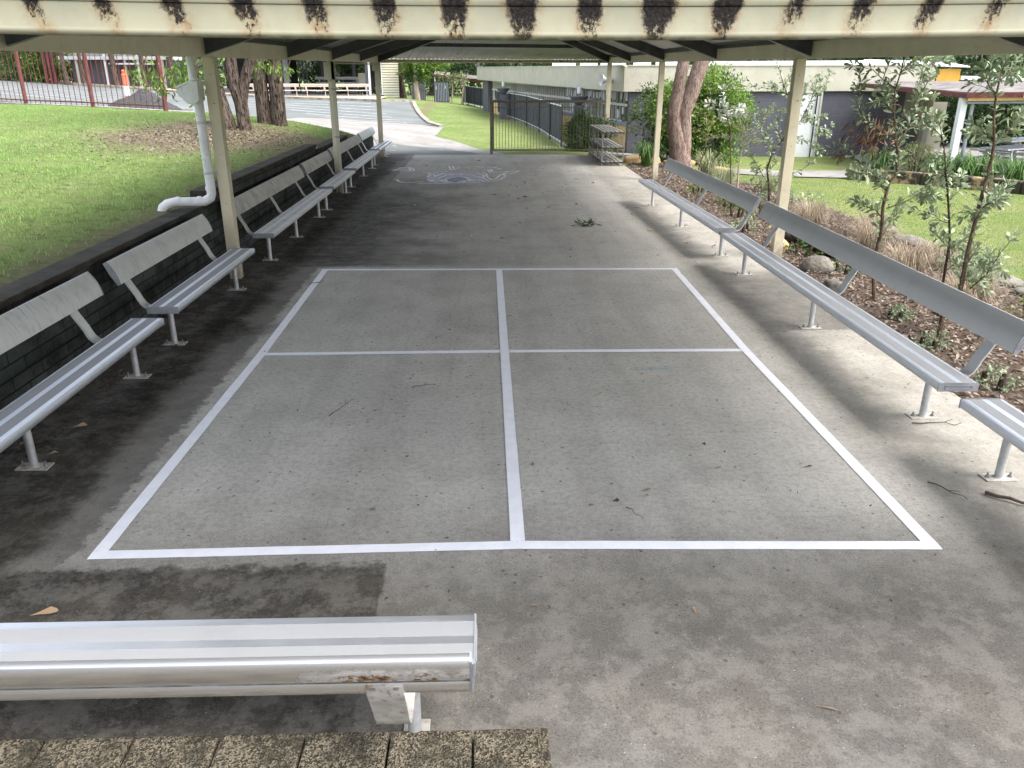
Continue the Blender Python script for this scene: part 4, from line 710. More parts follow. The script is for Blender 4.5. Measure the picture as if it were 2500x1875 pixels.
# kerbs
def kerb(name, pts, w, hgt, mat, label, cat, off=0):
    m = MB()
    for a, b in zip(pts, pts[1:]):
        n = max(1, int(math.dist(a, b)/1.5))
        for i in range(n):
            p = [a[j]+(b[j]-a[j])*i/n for j in (0, 1)]; q = [a[j]+(b[j]-a[j])*(i+.985)/n for j in (0, 1)]
            m.bar((p[0], p[1], gz(*p)+hgt/2-.1+off), (q[0], q[1], gz(*q)+hgt/2-.1+off), w, hgt+.2)
    o = m.build(name, mat); return struct(o)
kerb('kerb', [(-65, 77.5), (-39, 70.2), (-29, 60.7), (-20, 56.4), (-13, 54.4), (-6.6, 51.8), (-4.6, 52.6)], .35, .17, 'kerb', 0, 0)
kerb('kerb', [(-4.6, 52.6), (-3.6, 45), (-2.6, 38), (-1.95, 35.6)], .22, .1, 'kerb', 0, 0)
kerb('kerb', [(-22, 34.1), (-16.9, 31.15), (-13.28, 29.0), (-9.7, 26.35), (-8.6, 26.0)], .3, .05, 'kerb', 0, 0)
struct(sheet('leafy_gutter', [(-4.75, 52), (-3.75, 45), (-2.8, 38.4), (-2.4, 36.8), (-2.15, 36.9), (-2.6, 38.4), (-3.5, 45), (-4.4, 52)], 'soil', .045))
TAN = [(-65, 78), (-39, 70.7), (-29, 61.2), (-20, 56.9), (-13, 54.9), (-6.6, 52.3), (-6.6, 56.2), (-13, 58.6), (-20, 60.6), (-29, 64.5), (-39, 74), (-65, 82)]
struct(sheet('footpath', TAN, 'tan', .12)); 
struct(sheet('court_floor', [(-7.2, 56.4), (-14.6, 57.6), (-22, 60), (-22, 74), (-7.2, 74)], 'conc', .14))
MUL = [(3.66, -5), (3.66, 21.4), (3.9, 22.6), (4.3, 23.3), (5.3, 23.2), (5.9, 21), (6.6, 18.5), (6.75, 15), (6.65, 12), (6.6, 9.5), (6.4, 5), (6.2, -5)]
mul = sheet('mulch_bed', MUL, 'mulch', .02); struct(mul)
struct(sheet('garden_path', [(6.55, 21.9), (7.4, 21.8), (8.5, 21.7), (9.5, 21.6), (11.2, 22.2), (13.4, 23.0), (13.6, 24.6), (11.5, 24.2), (10.1, 23.2), (9, 23.25), (7.7, 23.15), (6.4, 23.2)], 'conc', .03))
struct(sheet('walkway_floor', [(11.6, 24.3), (13.8, 24.4), (14.2, 22.2), (12.9, 20.6), (16, 18), (24, 18), (24, 34), (12.6, 34)], 'conc', .04))
struct(sheet('planter_soil', [(10.3, 21.1), (11.5, 19.9), (12.3, 18.9), (13.5, 17.2), (14.5, 18), (13, 20.4), (12, 21.9)], 'soil', .16))
struct(sheet('building_path', [(3.7, 24.3), (6.2, 25.9), (6.6, 26.8), (3.9, 26.9), (3.3, 25.6)], 'conc', .03))

# ------------------------------------------------------------------ plants
def stem_obj(name, lists, mat, parent, n=8, jit=.03):
    m = MB()
    for pts, rs in lists: m.tube(pts, rs, n, jit=jit)
    return m.build(name, mat, parent, smooth=True, org=parent.location)
def along(pts, step):
    out = []
    for a, b in zip(pts, pts[1:]):
        a, b = Vector(a), Vector(b); L = (b-a).length; n = max(1, int(L/step))
        for i in range(n): out.append((a.lerp(b, (i+random.random())/n), (b-a).normalized()))
    return out
def branch_leaves(branches, step, L, W, outw=.9, start=0, whorl=3):
    c, d, l = [], [], []
    for pts, dens in branches:
        S = along(pts, step/dens); S = S[int(len(S)*start):]
        for i, (p, t) in enumerate(S):
            u = t.orthogonal().normalized(); v = t.cross(u); a0 = i*2.4; sz = random.uniform(.65, 1.25)
            for k in range(whorl):
                a = a0+k*2*PI/whorl+random.uniform(-.5, .5); o = u*math.cos(a)+v*math.sin(a)
                c.append(p); d.append(t*random.uniform(.35, .9)+o*outw+Vector((0, 0, random.uniform(-.25, .15)))); l.append(L*sz*random.uniform(.7, 1.2))
        p, t = Vector(pts[-1]), (Vector(pts[-1])-Vector(pts[-2])).normalized()
        for k in range(7):
            a = k*2*PI/7; u = t.orthogonal().normalized(); v = t.cross(u)
            c.append(p); d.append(t*.9+(u*math.cos(a)+v*math.sin(a))*random.uniform(.3, .9)); l.append(L*random.uniform(.6, 1.1))
    l = np.array(l); return leafset7(np.array([tuple(x) for x in c]), np.array([tuple(x) for x in d]), l, l*W)
def sapling(key, label, mat, L, W, rb, bark='barkthin', step=.06, group='young trees in the mulch bed', twigs=2, whorl=3, outw=.9, tr=.35, extra=None):
    S = STEMS[key]; b0 = S['main'][0]; base = (b0[0], b0[1], gz(b0[0], b0[1])+.0)
    t = thing('young_tree', label, 'young tree', base, 0, group)
    main = [(b0[0], b0[1], base[2]-.05)]+[tuple(p) for p in S['main'][1:]]; n = len(main)
    st = [(main, [rb*(1-.8*i/(n-1)) for i in range(n)])]; lb = [(main[min(int(n*tr), n-2):], 1)]
    for br in S['br']:
        st.append((br, [rb*.32]+[rb*.32*(1-.75*i/(len(br)-1)) for i in range(1, len(br))])); lb.append((br, 1))
        for k in range(twigs):
            i = random.randrange(1, len(br)); p = Vector(br[i-1]).lerp(Vector(br[i]), random.random()); dd = (Vector(br[i])-Vector(br[i-1])).normalized()+Vector([random.uniform(-.9, .9) for _ in range(3)])
            e = p+dd.normalized()*random.uniform(1.2, 2.6)*L; q = p.lerp(e, .5)+Vector((0, 0, .01)); st.append(([p, q, e], [rb*.14, rb*.1, rb*.06])); lb.append(([p, q, e], 1.1))
    stem_obj('trunk', st, bark, t)
    fastmesh('foliage', branch_leaves(lb, step, L, W, outw, whorl=whorl), 9, mat, t, base, LEAF7_T)
    if extra: extra(t, base)
    return t
def deadclump(t, base):
    c = np.array([(4.05, 8.6, 1.78)])+rng.normal(size=(130, 3))*[.13, .08, .09]; d = rng.normal(size=(130, 3))*.5+[-.3, 0, -.9]
    leaves('dead_leaves', leafset(c, d, rng.uniform(.08, .17, 130), .018, fold=.4), 'leafdead', t, base)
    c = np.array([(3.83, 8.8, 1.5)])+rng.normal(size=(30, 3))*.03; d = rng.normal(size=(30, 3))*.4+[-.6, 0, -.7]
    leaves('dead_leaves', leafset(c, d, rng.uniform(.06, .11, 30), .012, fold=.4), 'leafdead', t, base)
sapling('A', 'sapling with a cluster of brown dead leaves halfway up its crooked stem', 'leafgrey', .092, .34, .024, extra=deadclump, step=.046, whorl=4, twigs=3)
sapling('B', 'sapling with a thick pinkish stem leaning behind the nearest garden bench', 'leafgrey', .092, .34, .024, step=.046, whorl=4, twigs=3, tr=.0, bark='barkthin')
sapling('F', 'dark thin stemmed sapling just beside the pinkish stemmed one', 'leafgrey', .085, .42, .014, 'barkdark', step=.042, tr=.1)
sapling('C', 'slender pale stemmed sapling forking into a feathery lime crown', 'leaffeather', .07, .22, .026, 'barkpale', step=.028, twigs=5, whorl=4, tr=.85)
sapling('D', 'tall leafy sapling around the garden side post, with branches on both sides of it', 'leafgrey', .085, .4, .022, 'barkdark', step=.05, twigs=5, whorl=3, tr=.1)
sapling('E', 'upright sapling with yellow green tips beside the big pink trunk', 'leafyel', .08, .36, .018, 'barkthin', step=.055, twigs=2, tr=.3)
sapling('G', 'small shrub with silvery white leaves against the dark bush', 'leafpale', .12, .42, .016, 'barkthin', step=.07, twigs=3)

def clumped(center, rad, nclump, per, cs, L, W, bias=.55, squash=1, flat=0):
    """leaf clumps spread through an ellipsoid: positions (N,3), directions"""
    u = unit(rng.normal(size=(nclump, 3))); r = rng.uniform(bias, 1, nclump)[:, None]**.7; wob = 1+(.22*np.sin(u[:, :1]*5+center[0])+.18*np.sin(u[:, 1:2]*7+center[1])+.15*np.sin(u[:, 2:]*6))*.6
    cc = np.array(center)+u*r*np.array(rad)*wob; c = np.repeat(cc, per, 0)+rng.normal(size=(nclump*per, 3))*cs
    d = np.repeat(u, per, 0)*.7+rng.normal(size=c.shape)*.8+[0, 0, -.15]; l = L*rng.uniform(.6, 1.3, len(c)); return leafset(c, d, l, l*W, fold=.12)
def bush(name, label, cat, center, rad, nclump, per, cs, L, W, mat, group=None, stems=5, bark='barkdark', zmin=None, bias=.55):
    base = (center[0], center[1], gz(center[0], center[1])); t = thing(name, label, cat, base, 0, group)
    V = clumped(center, rad, nclump, per, cs, L, W, bias)
    V = V[V[:, :, 2].min(1) > base[2]-.02]
    leaves('foliage', V, mat, t, base)
    st = []
    for i in range(stems):
        a = 2*PI*i/stems+.4; e = Vector((center[0]+math.cos(a)*rad[0]*.6, center[1]+math.sin(a)*rad[1]*.6, center[2]+rad[2]*random.uniform(.1, .6))); b = Vector((base[0]+math.cos(a)*.08, base[1]+math.sin(a)*.08, base[2]-.05))
        q = b.lerp(e, .5)+Vector((0, 0, .1)); st.append(([b, q, e], [.03, .02, .008] if rad[2] < 1.5 else [.06, .04, .015]))
    stem_obj('stems', st, bark, t); return t
bush('bush', 'big bright green bush behind the pink trunk, against the grey building', 'bush', (6.15, 24.4, .9), (1.6, 1.0, 1.6), 620, 46, .12, .1, .42, 'leafbright', stems=7, bias=.35)
bush('bush', 'round clipped looking shrub behind the metal rack at the building corner', 'bush', (3.2, 26.6, .45), (.75, .6, .62), 260, 44, .08, .085, .32, 'leafmid', stems=8)
def tussock(x, y, label, mat, n=420, hgt=.55, w=.006, spread=.16, lean=(.3, 1.0), group='grass tussocks in the mulch bed', name='grass_tussock', cat='grass tussock', z=None):
    b = (x, y, gz(x, y) if z is None else z); a = rng.uniform(0, 2*PI, n); r = spread*np.sqrt(rng.uniform(0, 1, n)); c = np.stack([x+np.cos(a)*r, y+np.sin(a)*r, np.full(n, b[2])], 1)
    H = hgt*rng.uniform(.55, 1.2, n)[:, None]; Ln = rng.uniform(lean[0], lean[1], n)[:, None]; a2 = a+rng.normal(size=n)*.5
    D = np.stack([np.cos(a2), np.sin(a2), 0*a2], 1); S = np.stack([-np.sin(a2), np.cos(a2), 0*a2], 1)*w/2; Z = np.array([[0, 0, 1.]])
    p1 = c+D*H*Ln*.25+Z*H*.55; p2 = c+D*H*Ln*.62+Z*H*(.9-.25*Ln); p3 = c+D*H*Ln*1.0+Z*H*(.95-.75*Ln)
    V = np.stack([c-S, c+S, p1+S, p2+S*.8, p3, p2-S*.8, p1-S], 1)
    o = fastmesh(name, V, 7, mat, None, b, [(0, 1, 2, 6), (6, 2, 3, 5), (5, 3, 4)]); return tag(o, label, cat, group)
tussock(4.27, 22.0, 'strappy green clump at the sandstone edge beside the far post', 'strap', 130, .75, .022, .12, (.15, .9), 'strap leaved clumps', 'strap_plant', 'strap plant')
tussock(5.55, 20.6, 'pale green strappy clump to the garden side of the pink trunk', 'poa', 170, .7, .016, .14, (.15, .9), 'strap leaved clumps', 'strap_plant', 'strap plant')
for x, y, lb_, mt, n, hg in ((5.5, 18.9, 'green poa tussock behind the feathery sapling', 'poa', 420, .55), (6.2, 17.9, 'greenish tussock next to the lawn edge, beyond the leafy sapling', 'poa', 360, .5), (4.95, 17.4, 'small green tussock close to the slender pale stem', 'poa', 260, .42),
    (5.35, 13.2, 'straw coloured tussock just past the garden side post', 'straw', 650, .5), (6.1, 12.6, 'straw tussock at the lawn edge just past the garden side post', 'straw', 520, .48), (5.6, 11.4, 'straw tussock between the log and the lawn', 'straw', 650, .5), (6.15, 10.6, 'straw tussock on the stones by the lawn', 'straw', 420, .42), (5.35, 9.9, 'tangled straw tussock behind the sapling with dead leaves', 'straw', 600, .5),
    (5.9, 9.3, 'half green tussock at the lawn edge between the saplings', 'poa', 480, .5), (5.35, 8.5, 'straw tussock between the two nearest saplings', 'straw', 420, .42), (5.75, 7.35, 'big drooping brown tussock cut by the picture edge', 'straw', 1100, .6), (5.9, 14.6, 'green tussock in front of the leafy sapling', 'poa', 300, .4)):
    tussock(x, y, lb_, mt, n, hg, .005, .17)
for i, (x, y, lb_, hg) in enumerate(((11.75, 20.6, 'bushy strap leaved plant directly above the mossy stone corner', .8), (12.35, 20.2, 'middle strap leaved plant in the stone planter', .85), (12.95, 19.5, 'strap leaved plant on the end of the stone planter near the picture edge', .8), (11.0, 22.6, 'spiky dark strap plant standing alone by the garden path', .75), (13.4, 18.6, 'strap leaved plant beyond the planter end', .7))):
    tussock(x, y, lb_, 'strap', 260, hg, .022, .28, (.15, 1.0), 'strap leaved clumps', 'strap_plant', 'strap plant')
bush('bush', 'low yellow green shrub at the start of the stone planter', 'bush', (11.35, 21.5, .15), (.38, .35, .5), 60, 30, .06, .06, .4, 'leafyel')
for x, y, lb_, r in ((4.35, 13.9, 'low green ground plant behind the joint of the garden benches', .3), (4.6, 15.2, 'small leafy plant among mulch under the far garden bench back', .28), (4.35, 10.75, 'low green weeds at the foot of the garden side post', .26), (5.1, 8.35, 'glossy seedling between the two nearest saplings', .16), (4.25, 7.85, 'dark leafed seedling close behind the garden bench', .12), (4.1, 6.9, 'grey leafed seedling below the thick pinkish stem', .12), (3.95, 12.3, 'patch of bright weeds by the log', .2), (4.75, 12.4, 'low green clump on the garden side of the log', .26), (5.1, 14.6, 'broad low green plant in front of the straw tussocks', .34), (4.4, 16.9, 'small green plant near the slender pale stem', .24), (5.9, 8.1, 'low green plant by the lawn behind the dark thin sapling', .28), (5.0, 7.3, 'leafy seedling between the thick pink stem and the brown tussock', .2), (4.6, 10.0, 'small weeds behind the rounded rock', .2), (4.1, 5.9, 'dark green sprig at the picture edge beside the nearest garden bench', .16), (4.7, 20.6, 'low plant between the far post and the pink trunk', .26), (5.6, 19.4, 'low leafy shrub at the base of the yellow tipped sapling', .3)):
    bush('ground_plant', lb_, 'ground plant', (x, y, gz(x, y)+r*.45), (r, r, r*.6), 22, 14, .03, .04, .5, 'leafbright' if r > .2 else 'leafgrey', 'small plants in the mulch', stems=3)
# rocks, log, edging
def rock(name, c, d, label, mat='rock', cat='rock', group=None, seed=1, rz=0):
    import bmesh
    bm = bmesh.new(); bmesh.ops.create_icosphere(bm, subdivisions=3, radius=1); rr = random.Random(seed); ph = [rr.uniform(0, 6) for _ in range(6)]
    for v in bm.verts:
        p = v.co; k = 1+.12*math.sin(p.x*3+ph[0])+.1*math.sin(p.y*4+ph[1])+.08*math.sin(p.z*5+ph[2])+.04*math.sin(p.x*9+ph[3])*math.sin(p.y*8+ph[4]); q = p*k
        q = Vector([math.copysign(abs(q[i])**.75, q[i]) for i in range(3)]); v.co = Vector((q.x*d[0]/2, q.y*d[1]/2, q.z*d[2]/2))
    me = bpy.data.meshes.new(name); bm.to_mesh(me); bm.free(); me.polygons.foreach_set('use_smooth', [True]*len(me.polygons)); me.materials.append(MT[mat]); o = bpy.data.objects.new(name, me); C.objects.link(o)
    o.location = c; o.rotation_euler = (0, 0, rz); return tag(o, label, cat, group)
rock('rock', (4.2, 9.95, .02), (.42, .3, .24), 'rounded mossy rock in the mulch behind the long garden bench', seed=3)
rock('rock', (4.05, 9.0, .0), (.22, .2, .16), 'small rock next to the dead leaf sapling base', seed=5)
rock('rock', (4.15, 11.2, .02), (.3, .2, .2), 'orange tinted rock beside the garden side post base', 'stoneclean', seed=8)
m = MB(); m.tube([(4.35, 11.95, .03), (4.6, 11.45, .08), (4.72, 10.9, .07), (4.8, 10.45, .02)], [.07, .11, .12, .05], 14, jit=.05)
tag(m.build('log', 'barkgum', smooth=True, org=(4.6, 11.3, 0)), 'grey speckled log lying in the mulch', 'log')
edges = [(4.0, 22.75, .5, .32, .3, .3), (4.55, 23.25, .75, .3, .26, .1), (5.4, 23.1, .8, .3, .24, -.3), (6.15, 22.0, .9, .3, .2, -1.1)]
for i, (x, y, a, b, c_, rz) in enumerate(edges):
    rock('edging_stone', (x, y, gz(x, y)+.07), (a, b, c_), ('blunt sandstone end block by the metal rack', 'orange sandstone block behind the far post', 'sandstone block at the foot of the big pink trunk', 'flat sandstone block by the garden path')[i], 'stoneclean', 'edging stone', 'stones edging the mulch bed', 20+i, rz)
for i, (x, y, a) in enumerate(((6.75, 13.6, .9), (6.7, 12.3, .9), (6.65, 11.1, .8), (6.6, 10.0, .8), (6.55, 8.9, .9))):
    rock('edging_stone', (x, y, gz(x, y)+.03), (.4, a, .16), 'flat grey lawn edging stone, %s from the nearest sapling' % ('fifth', 'fourth', 'third', 'second', 'first')[i], 'rock', 'edging stone', 'grey stones along the lawn', 40+i)
pl = [(9.6, 21.5), (10.35, 20.9), (11.0, 20.35), (11.55, 19.75), (12.0, 19.1), (12.45, 18.55), (12.9, 17.95), (13.35, 17.35)]
for i, (a, b) in enumerate(zip(pl, pl[1:])):
    m = MB(); z = gz((a[0]+b[0])/2, (a[1]+b[1])/2); m.bar((a[0], a[1], z+.12), ((b[0]-a[0])*.97+a[0], (b[1]-a[1])*.97+a[1], z+.12), .3, .34)
    o = m.build('planter_block', 'stone', org=((a[0]+b[0])/2, (a[1]+b[1])/2, z), bevel=.03)
    tag(o, 'dark stained sandstone block, number %s of the planter edge from the garden path' % ('one', 'two', 'three', 'four', 'five', 'six', 'seven')[i], 'stone block', 'sandstone blocks of the planter')

# ------------------------------------------------------------------ trees
def tree(label, base, trunks, crown, mat, bark, name='tree', group=None, nclump=160, per=40, cs=.3, L=.14, W=.35, extra=None, bias=.3, n=14, limbs=6, cat='tree'):
    t = thing(name, label, cat, base, 0, group)
    m = MB()
    for pts, rs in trunks: m.tube(pts, rs, n, jit=.06)
    top = Vector(trunks[0][0][-1]); cc = Vector(crown[0]); cr = crown[1]
    for i in range(limbs):
        s_ = Vector(random.choice(trunks)[0][-1]); e = cc+Vector((math.cos(i*2.4)*cr[0]*.7, math.sin(i*2.4)*cr[1]*.7, random.uniform(-.2, .7)*cr[2])); r0 = trunks[0][1][-1]*.7
        m.tube([s_, s_.lerp(e, .5)+Vector((random.uniform(-.2, .2), random.uniform(-.2, .2), .2)), e], [r0, r0*.6, r0*.2], 8)
    m.build('trunk', bark, t, smooth=True, org=base)
    V = clumped(tuple(cc), cr, nclump, per, cs, L, W, bias); leaves('crown', V, mat, t, base)
    if extra: extra(t, base)
    return t
def sprays(c0, n, sp, L, mat):
    def f(t, base):
        c, d = [], []
        for q in c0:
            c.append(np.array([q])+rng.normal(size=(n, 3))*sp); d.append(rng.normal(size=(n, 3))*.6+[0, 0, -.8])
        c = np.concatenate(c); d = np.concatenate(d); leaves('hanging_foliage', leafset(c, d, rng.uniform(.7, 1.2, len(c))*L, L*.3), mat, t, base)
        m = MB()
        for q in c0: m.tube([(q[0]+random.uniform(.1, .3), q[1]+.1, q[2]+.7), (q[0]+.1, q[1]+.05, q[2]+.3), q, (q[0]-.15, q[1], q[2]-.1)], [.014, .011, .008, .003], 6)
        m.build('twigs', 'barkthin', t, smooth=True, org=base)
    return f
g_ = lambda x, y: gz(x, y)
b0 = (-5.75, 19.4, g_(-5.75, 19.4))
tree('rough barked gum with three trunks standing behind the drainpipe post', b0,
     [([(-5.95, 19.35, b0[2]-.2), (-5.98, 19.35, b0[2]+.15), (-6.08, 19.36, b0[2]+.7), (-6.17, 19.4, 2.4), (-6.4, 19.5, 3.6), (-6.7, 19.6, 4.8)], [.27, .2, .165, .15, .13, .1]),
      ([(-5.58, 19.45, b0[2]-.2), (-5.6, 19.45, b0[2]+.12), (-5.62, 19.45, b0[2]+.55), (-5.75, 19.45, 2.2), (-5.78, 19.5, 3.4), (-5.6, 19.6, 4.9)], [.2, .155, .15, .15, .13, .1]),
      ([(-5.62, 19.45, b0[2]+.5), (-5.5, 19.45, 2.05), (-5.33, 19.5, 2.5), (-5.0, 19.6, 3.3), (-4.6, 19.7, 4.4)], [.13, .13, .12, .1, .08])],
     ((-5.6, 19.8, 5.9), (2.6, 2.4, 1.5)), 'leafmid', 'barkgum', nclump=150, per=34, L=.13, W=.3,
     extra=sprays([(-7.0, 18.6, 2.05), (-7.3, 18.4, 2.3), (-6.6, 18.7, 2.4), (-6.25, 18.0, 2.25), (-6.1, 17.9, 2.0), (-5.7, 17.8, 2.3)], 60, .15, .17, 'leafbright'))
b1 = (-5.45, 21.4, g_(-5.45, 21.4))
tree('rough gum with two close dark trunks, nearer the middle post', b1,
     [([(-5.62, 21.4, b1[2]-.2), (-5.62, 21.4, b1[2]+.1), (-5.64, 21.4, b1[2]+.6), (-5.66, 21.42, 2.4), (-5.75, 21.5, 3.6), (-5.9, 21.6, 5.0)], [.26, .205, .18, .165, .14, .1]),
      ([(-5.28, 21.42, b1[2]-.2), (-5.29, 21.42, b1[2]+.1), (-5.27, 21.42, b1[2]+.6), (-5.28, 21.42, 2.5), (-5.1, 21.5, 3.6), (-4.8, 21.6, 5.0)], [.25, .2, .18, .18, .15, .11])],
     ((-5.3, 21.8, 6.2), (2.4, 2.2, 1.4)), 'leafbright', 'barkgum', nclump=130, per=34, L=.13, W=.3,
     extra=sprays([(-5.6, 20.5, 2.42), (-5.0, 20.5, 2.4), (-4.75, 20.6, 2.35), (-5.3, 20.4, 2.5)], 26, .1, .15, 'leafbright'))
b2 = (5.22, 22.05, g_(5.22, 22.05))
tree('big smooth pink gum splitting into two trunks behind the garden benches', b2,
     [([(5.2, 22.05, b2[2]-.15), (5.2, 22.05, .05), (5.13, 22.05, .5), (4.99, 22.05, .95), (4.93, 22.05, 1.35), (5.0, 22.05, 1.9), (5.07, 22.05, 2.5), (5.2, 22.1, 3.4), (5.1, 22.2, 4.8)], [.35, .28, .255, .215, .18, .165, .155, .14, .11]),
      ([(5.24, 22.07, b2[2]), (5.24, 22.06, .5), (5.22, 22.05, .95), (5.2, 22.05, 1.35), (5.35, 22.05, 1.85), (5.53, 22.05, 2.5), (5.8, 22.1, 3.4), (6.1, 22.1, 5.0)], [.22, .22, .2, .19, .2, .195, .17, .13])],
     ((5.4, 22.2, 6.4), (2.6, 2.4, 1.4)), 'leafmid', 'barkpink', nclump=120, per=34, L=.13, W=.28, n=20)
# ------------------------------------------------------------------ backdrop trees
bt = [(-44, 84, 7, 'leafmid'), (-37, 70, 5, 'leafbright'), (-30, 86, 7.5, 'leafdark'), (-23, 78, 6.5, 'leafmid'), (-16, 82, 7, 'leafdark'), (-10.5, 76, 6, 'leafmid'), (-5.2, 80, 6, 'leafdark'), (-1.5, 84, 6.5, 'leafmid'), (2.6, 78, 6, 'leafdark'), (7, 72, 6, 'leafmid'), (12, 66, 6, 'leafdark'), (16.5, 58, 5.5, 'leafmid'), (21, 50, 5.5, 'leafdark'), (27, 46, 6, 'leafdark'), (26, 36, 5, 'leafmid'), (33, 40, 6, 'leafdark'), (20.5, 43, 4.5, 'leafdark'), (-52, 74, 6, 'leafmid'), (36, 30, 6, 'leafmid'), (31, 20, 5.5, 'leafdark')]
WHERE = ['beyond the hedge at the road bend', 'just behind the roadside hedge', 'behind the grey shed roof', 'beyond the shed posts', 'behind the covered court, at its road end', 'behind the middle of the covered court', 'behind the cream boarded shed', 'behind the broad leafed tree', 'over the end of the long building', 'behind the far half of the long building', 'behind the near half of the long building', 'behind the corner of the building', 'above the grey walled wing', 'above the orange wall', 'behind the white privacy panel', 'deep behind the covered walkway', 'directly behind the walkway opening', 'at the very end of the road', 'beyond the tables at the picture edge', 'behind the tables']
for i, ((x, y, r, mt), wh) in enumerate(zip(bt, WHERE)):
    z = gz(x, y); hh = r*.95
    tree({'leafmid': 'mid green', 'leafdark': 'dark green', 'leafbright': 'bright green'}[mt]+' tree '+wh, (x, y, z), [([(x, y, z-.3), (x+.1, y, z+1.5), (x+.2, y, z+hh)], [.3, .24, .15])], ((x, y, z+hh*.62), (r*.62, r*.5, hh*.62)), mt, 'barkgum', group='trees behind the buildings', nclump=230, per=26, cs=.34, L=.34, W=.5, bias=.35, limbs=4, n=8)
for i, (x, y, r, lb_) in enumerate(((-33.5, 63.5, 1.9, 'leafy hedge shrub by the road, first from the picture edge'), (-31.4, 63.2, 1.7, 'leafy hedge shrub by the road next to the orange posts'), (-36, 65, 2.0, 'leafy hedge shrub farther up the road'))):
    bush('bush', lb_, 'bush', (x, y, gz(x, y)+r*.7), (r, r*.7, r*1.1), 130, 26, .22, .24, .45, 'leafbright' if i else 'leafmid', 'roadside hedge shrubs')
bush('bush', 'dark shrub behind the covered court benches', 'bush', (-12.4, 68, 1.9), (2.2, .8, 1.5), 150, 26, .2, .22, .5, 'leafdark')
bush('bush', 'lighter shrub behind the covered court, beside the plywood panel', 'bush', (-9.6, 68, 2.1), (1.6, .8, 1.5), 120, 26, .2, .22, .5, 'leafmid')
for x, y, r, lb_ in ((16.5, 31.5, 2.0, 'dark shrub mass straight behind the pale privacy panel'), (19.5, 30.5, 2.2, 'dark shrub mass behind the picnic tables'), (22.5, 28.5, 2.2, 'dark shrub mass at the picture edge behind the tables'), (13.9, 30.8, 1.6, 'dark shrub seen in the gap beside the grey wing')):
    bush('bush', lb_, 'bush', (x, y, gz(x, y)+r*.55), (r*.95, r*.6, r*.75), 230, 30, .2, .17, .45, 'leafdark', 'dark shrubs behind the walkway', bias=.4)
b3 = (-4.75, 58.5, gz(-4.75, 58.5))
tree('small tree with broad drooping bright leaves beside the cream boarded shed', b3, [([(-4.75, 58.5, b3[2]-.2), (-4.85, 58.5, 1.2), (-4.9, 58.5, 2.1)], [.2, .16, .14])], ((-4.4, 58.5, 2.75), (1.7, 1.3, 1.15)), 'leafbright', 'barkpale', nclump=130, per=22, cs=.14, L=.3, W=.35, bias=.2, limbs=5)
b4 = (-6.05, 60.2, gz(-6.05, 60.2))
tree('tall brown trunked gum right behind the cream boarded shed', b4, [([(-5.9, 60.2, b4[2]-.2), (-5.95, 60.2, 1.0), (-6.1, 60.2, 2.4), (-6.3, 60.2, 4.6)], [.3, .2, .17, .12])], ((-6.2, 61.5, 5.6), (2.2, 2, 1.3)), 'leafmid', 'barkgum', nclump=110, per=26, cs=.25, L=.24)
for i, (x, lb_) in enumerate(((-2.62, 'spiky headed palm like plant behind the dark gate'), (-1.85, 'spiky headed palm like plant at the end of the dark fence'))):
    z = gz(x, 62.5); t = thing('spiky_plant', lb_, 'spiky plant', (x, 62.5, z), 0, 'spiky plants by the fence end')
    stem_obj('trunk', [([(x, 62.5, z-.1), (x+.1, 62.5, 1.1), (x+.05, 62.5, 1.75)], [.08, .06, .05])], 'barkpale', t)
    c = np.repeat(np.array([[x+.05, 62.5, 1.75]]), 70, 0); d = unit(rng.normal(size=(70, 3))+[0, 0, .35]); leaves('leaves', leafset(c, d, rng.uniform(.45, .75, 70), .07, droop=.2), 'poa', t, (x, 62.5, z))

# ------------------------------------------------------------------ fences
f1 = thing('steel_fence', 'maroon steel picket fence along the top of the lawn', 'fence', (-13.28, 28.84, gz(-13.28, 28.84)))
FP = [(-23.2, 34.9), (-19.9, 32.9), (-16.6, 30.92), (-13.28, 28.84), (-9.87, 26.17)]
for i, (x, y) in enumerate(FP):
    z = gz(x, y); m = MB(); m.box((x, y, z+1.02), (.1, .1, 2.04), rz=-.6); m.box((x, y, z+2.05), (.12, .12, .03), rz=-.6); m.build('post', 'maroon', f1, org=f1.location)
for a, b in zip(FP, FP[1:]):
    za, zb = gz(*a), gz(*b); m = MB(); n = 13
    for zz in (.16, 1.92): m.bar((*a, za+zz), (*b, zb+zz), .04, .04)
    for k in range(1, n): q = k/n; x, y, z = a[0]+(b[0]-a[0])*q, a[1]+(b[1]-a[1])*q, za+(zb-za)*q; m.bar((x, y, z+.06), (x, y, z+2.0), .017, .017)
    m.build('picket_panel', 'maroon', f1, org=f1.location)
# beige gate panel at the far end of the floor
g5 = thing('steel_gate', 'beige steel picket gate with a round post top across the far end of the floor', 'gate', (.12, 24.85, 0))
m = MB(); m.tube([(.12, 24.85, -.02), (.12, 24.85, 1.56)], .042, 16); m.tube([(.12, 24.85, 1.555), (.12, 24.85, 1.585), (.12, 24.85, 1.62), (.12, 24.85, 1.635)], [.05, .055, .04, .01], 16); m.build('post', 'beige', g5, smooth=True, org=g5.location)
ga, gb = Vector((.17, 24.85, 0)), Vector((3.52, 24.92, 0)); m = MB()
m.bar(ga+Vector((0, 0, 1.5)), gb+Vector((0, 0, 1.5)), .05, .075); m.bar(ga+Vector((0, 0, 1.335)), gb+Vector((0, 0, 1.335)), .02, .018); m.bar(ga+Vector((0, 0, .12)), gb+Vector((0, 0, .12)), .04, .04); m.bar(ga+Vector((.01, 0, .1)), ga+Vector((.01, 0, 1.5)), .04, .04); m.bar(gb+Vector((-.02, 0, .1)), gb+Vector((-.02, 0, 1.5)), .04, .04)
m.build('gate_frame', 'beige', g5, org=g5.location); m = MB()
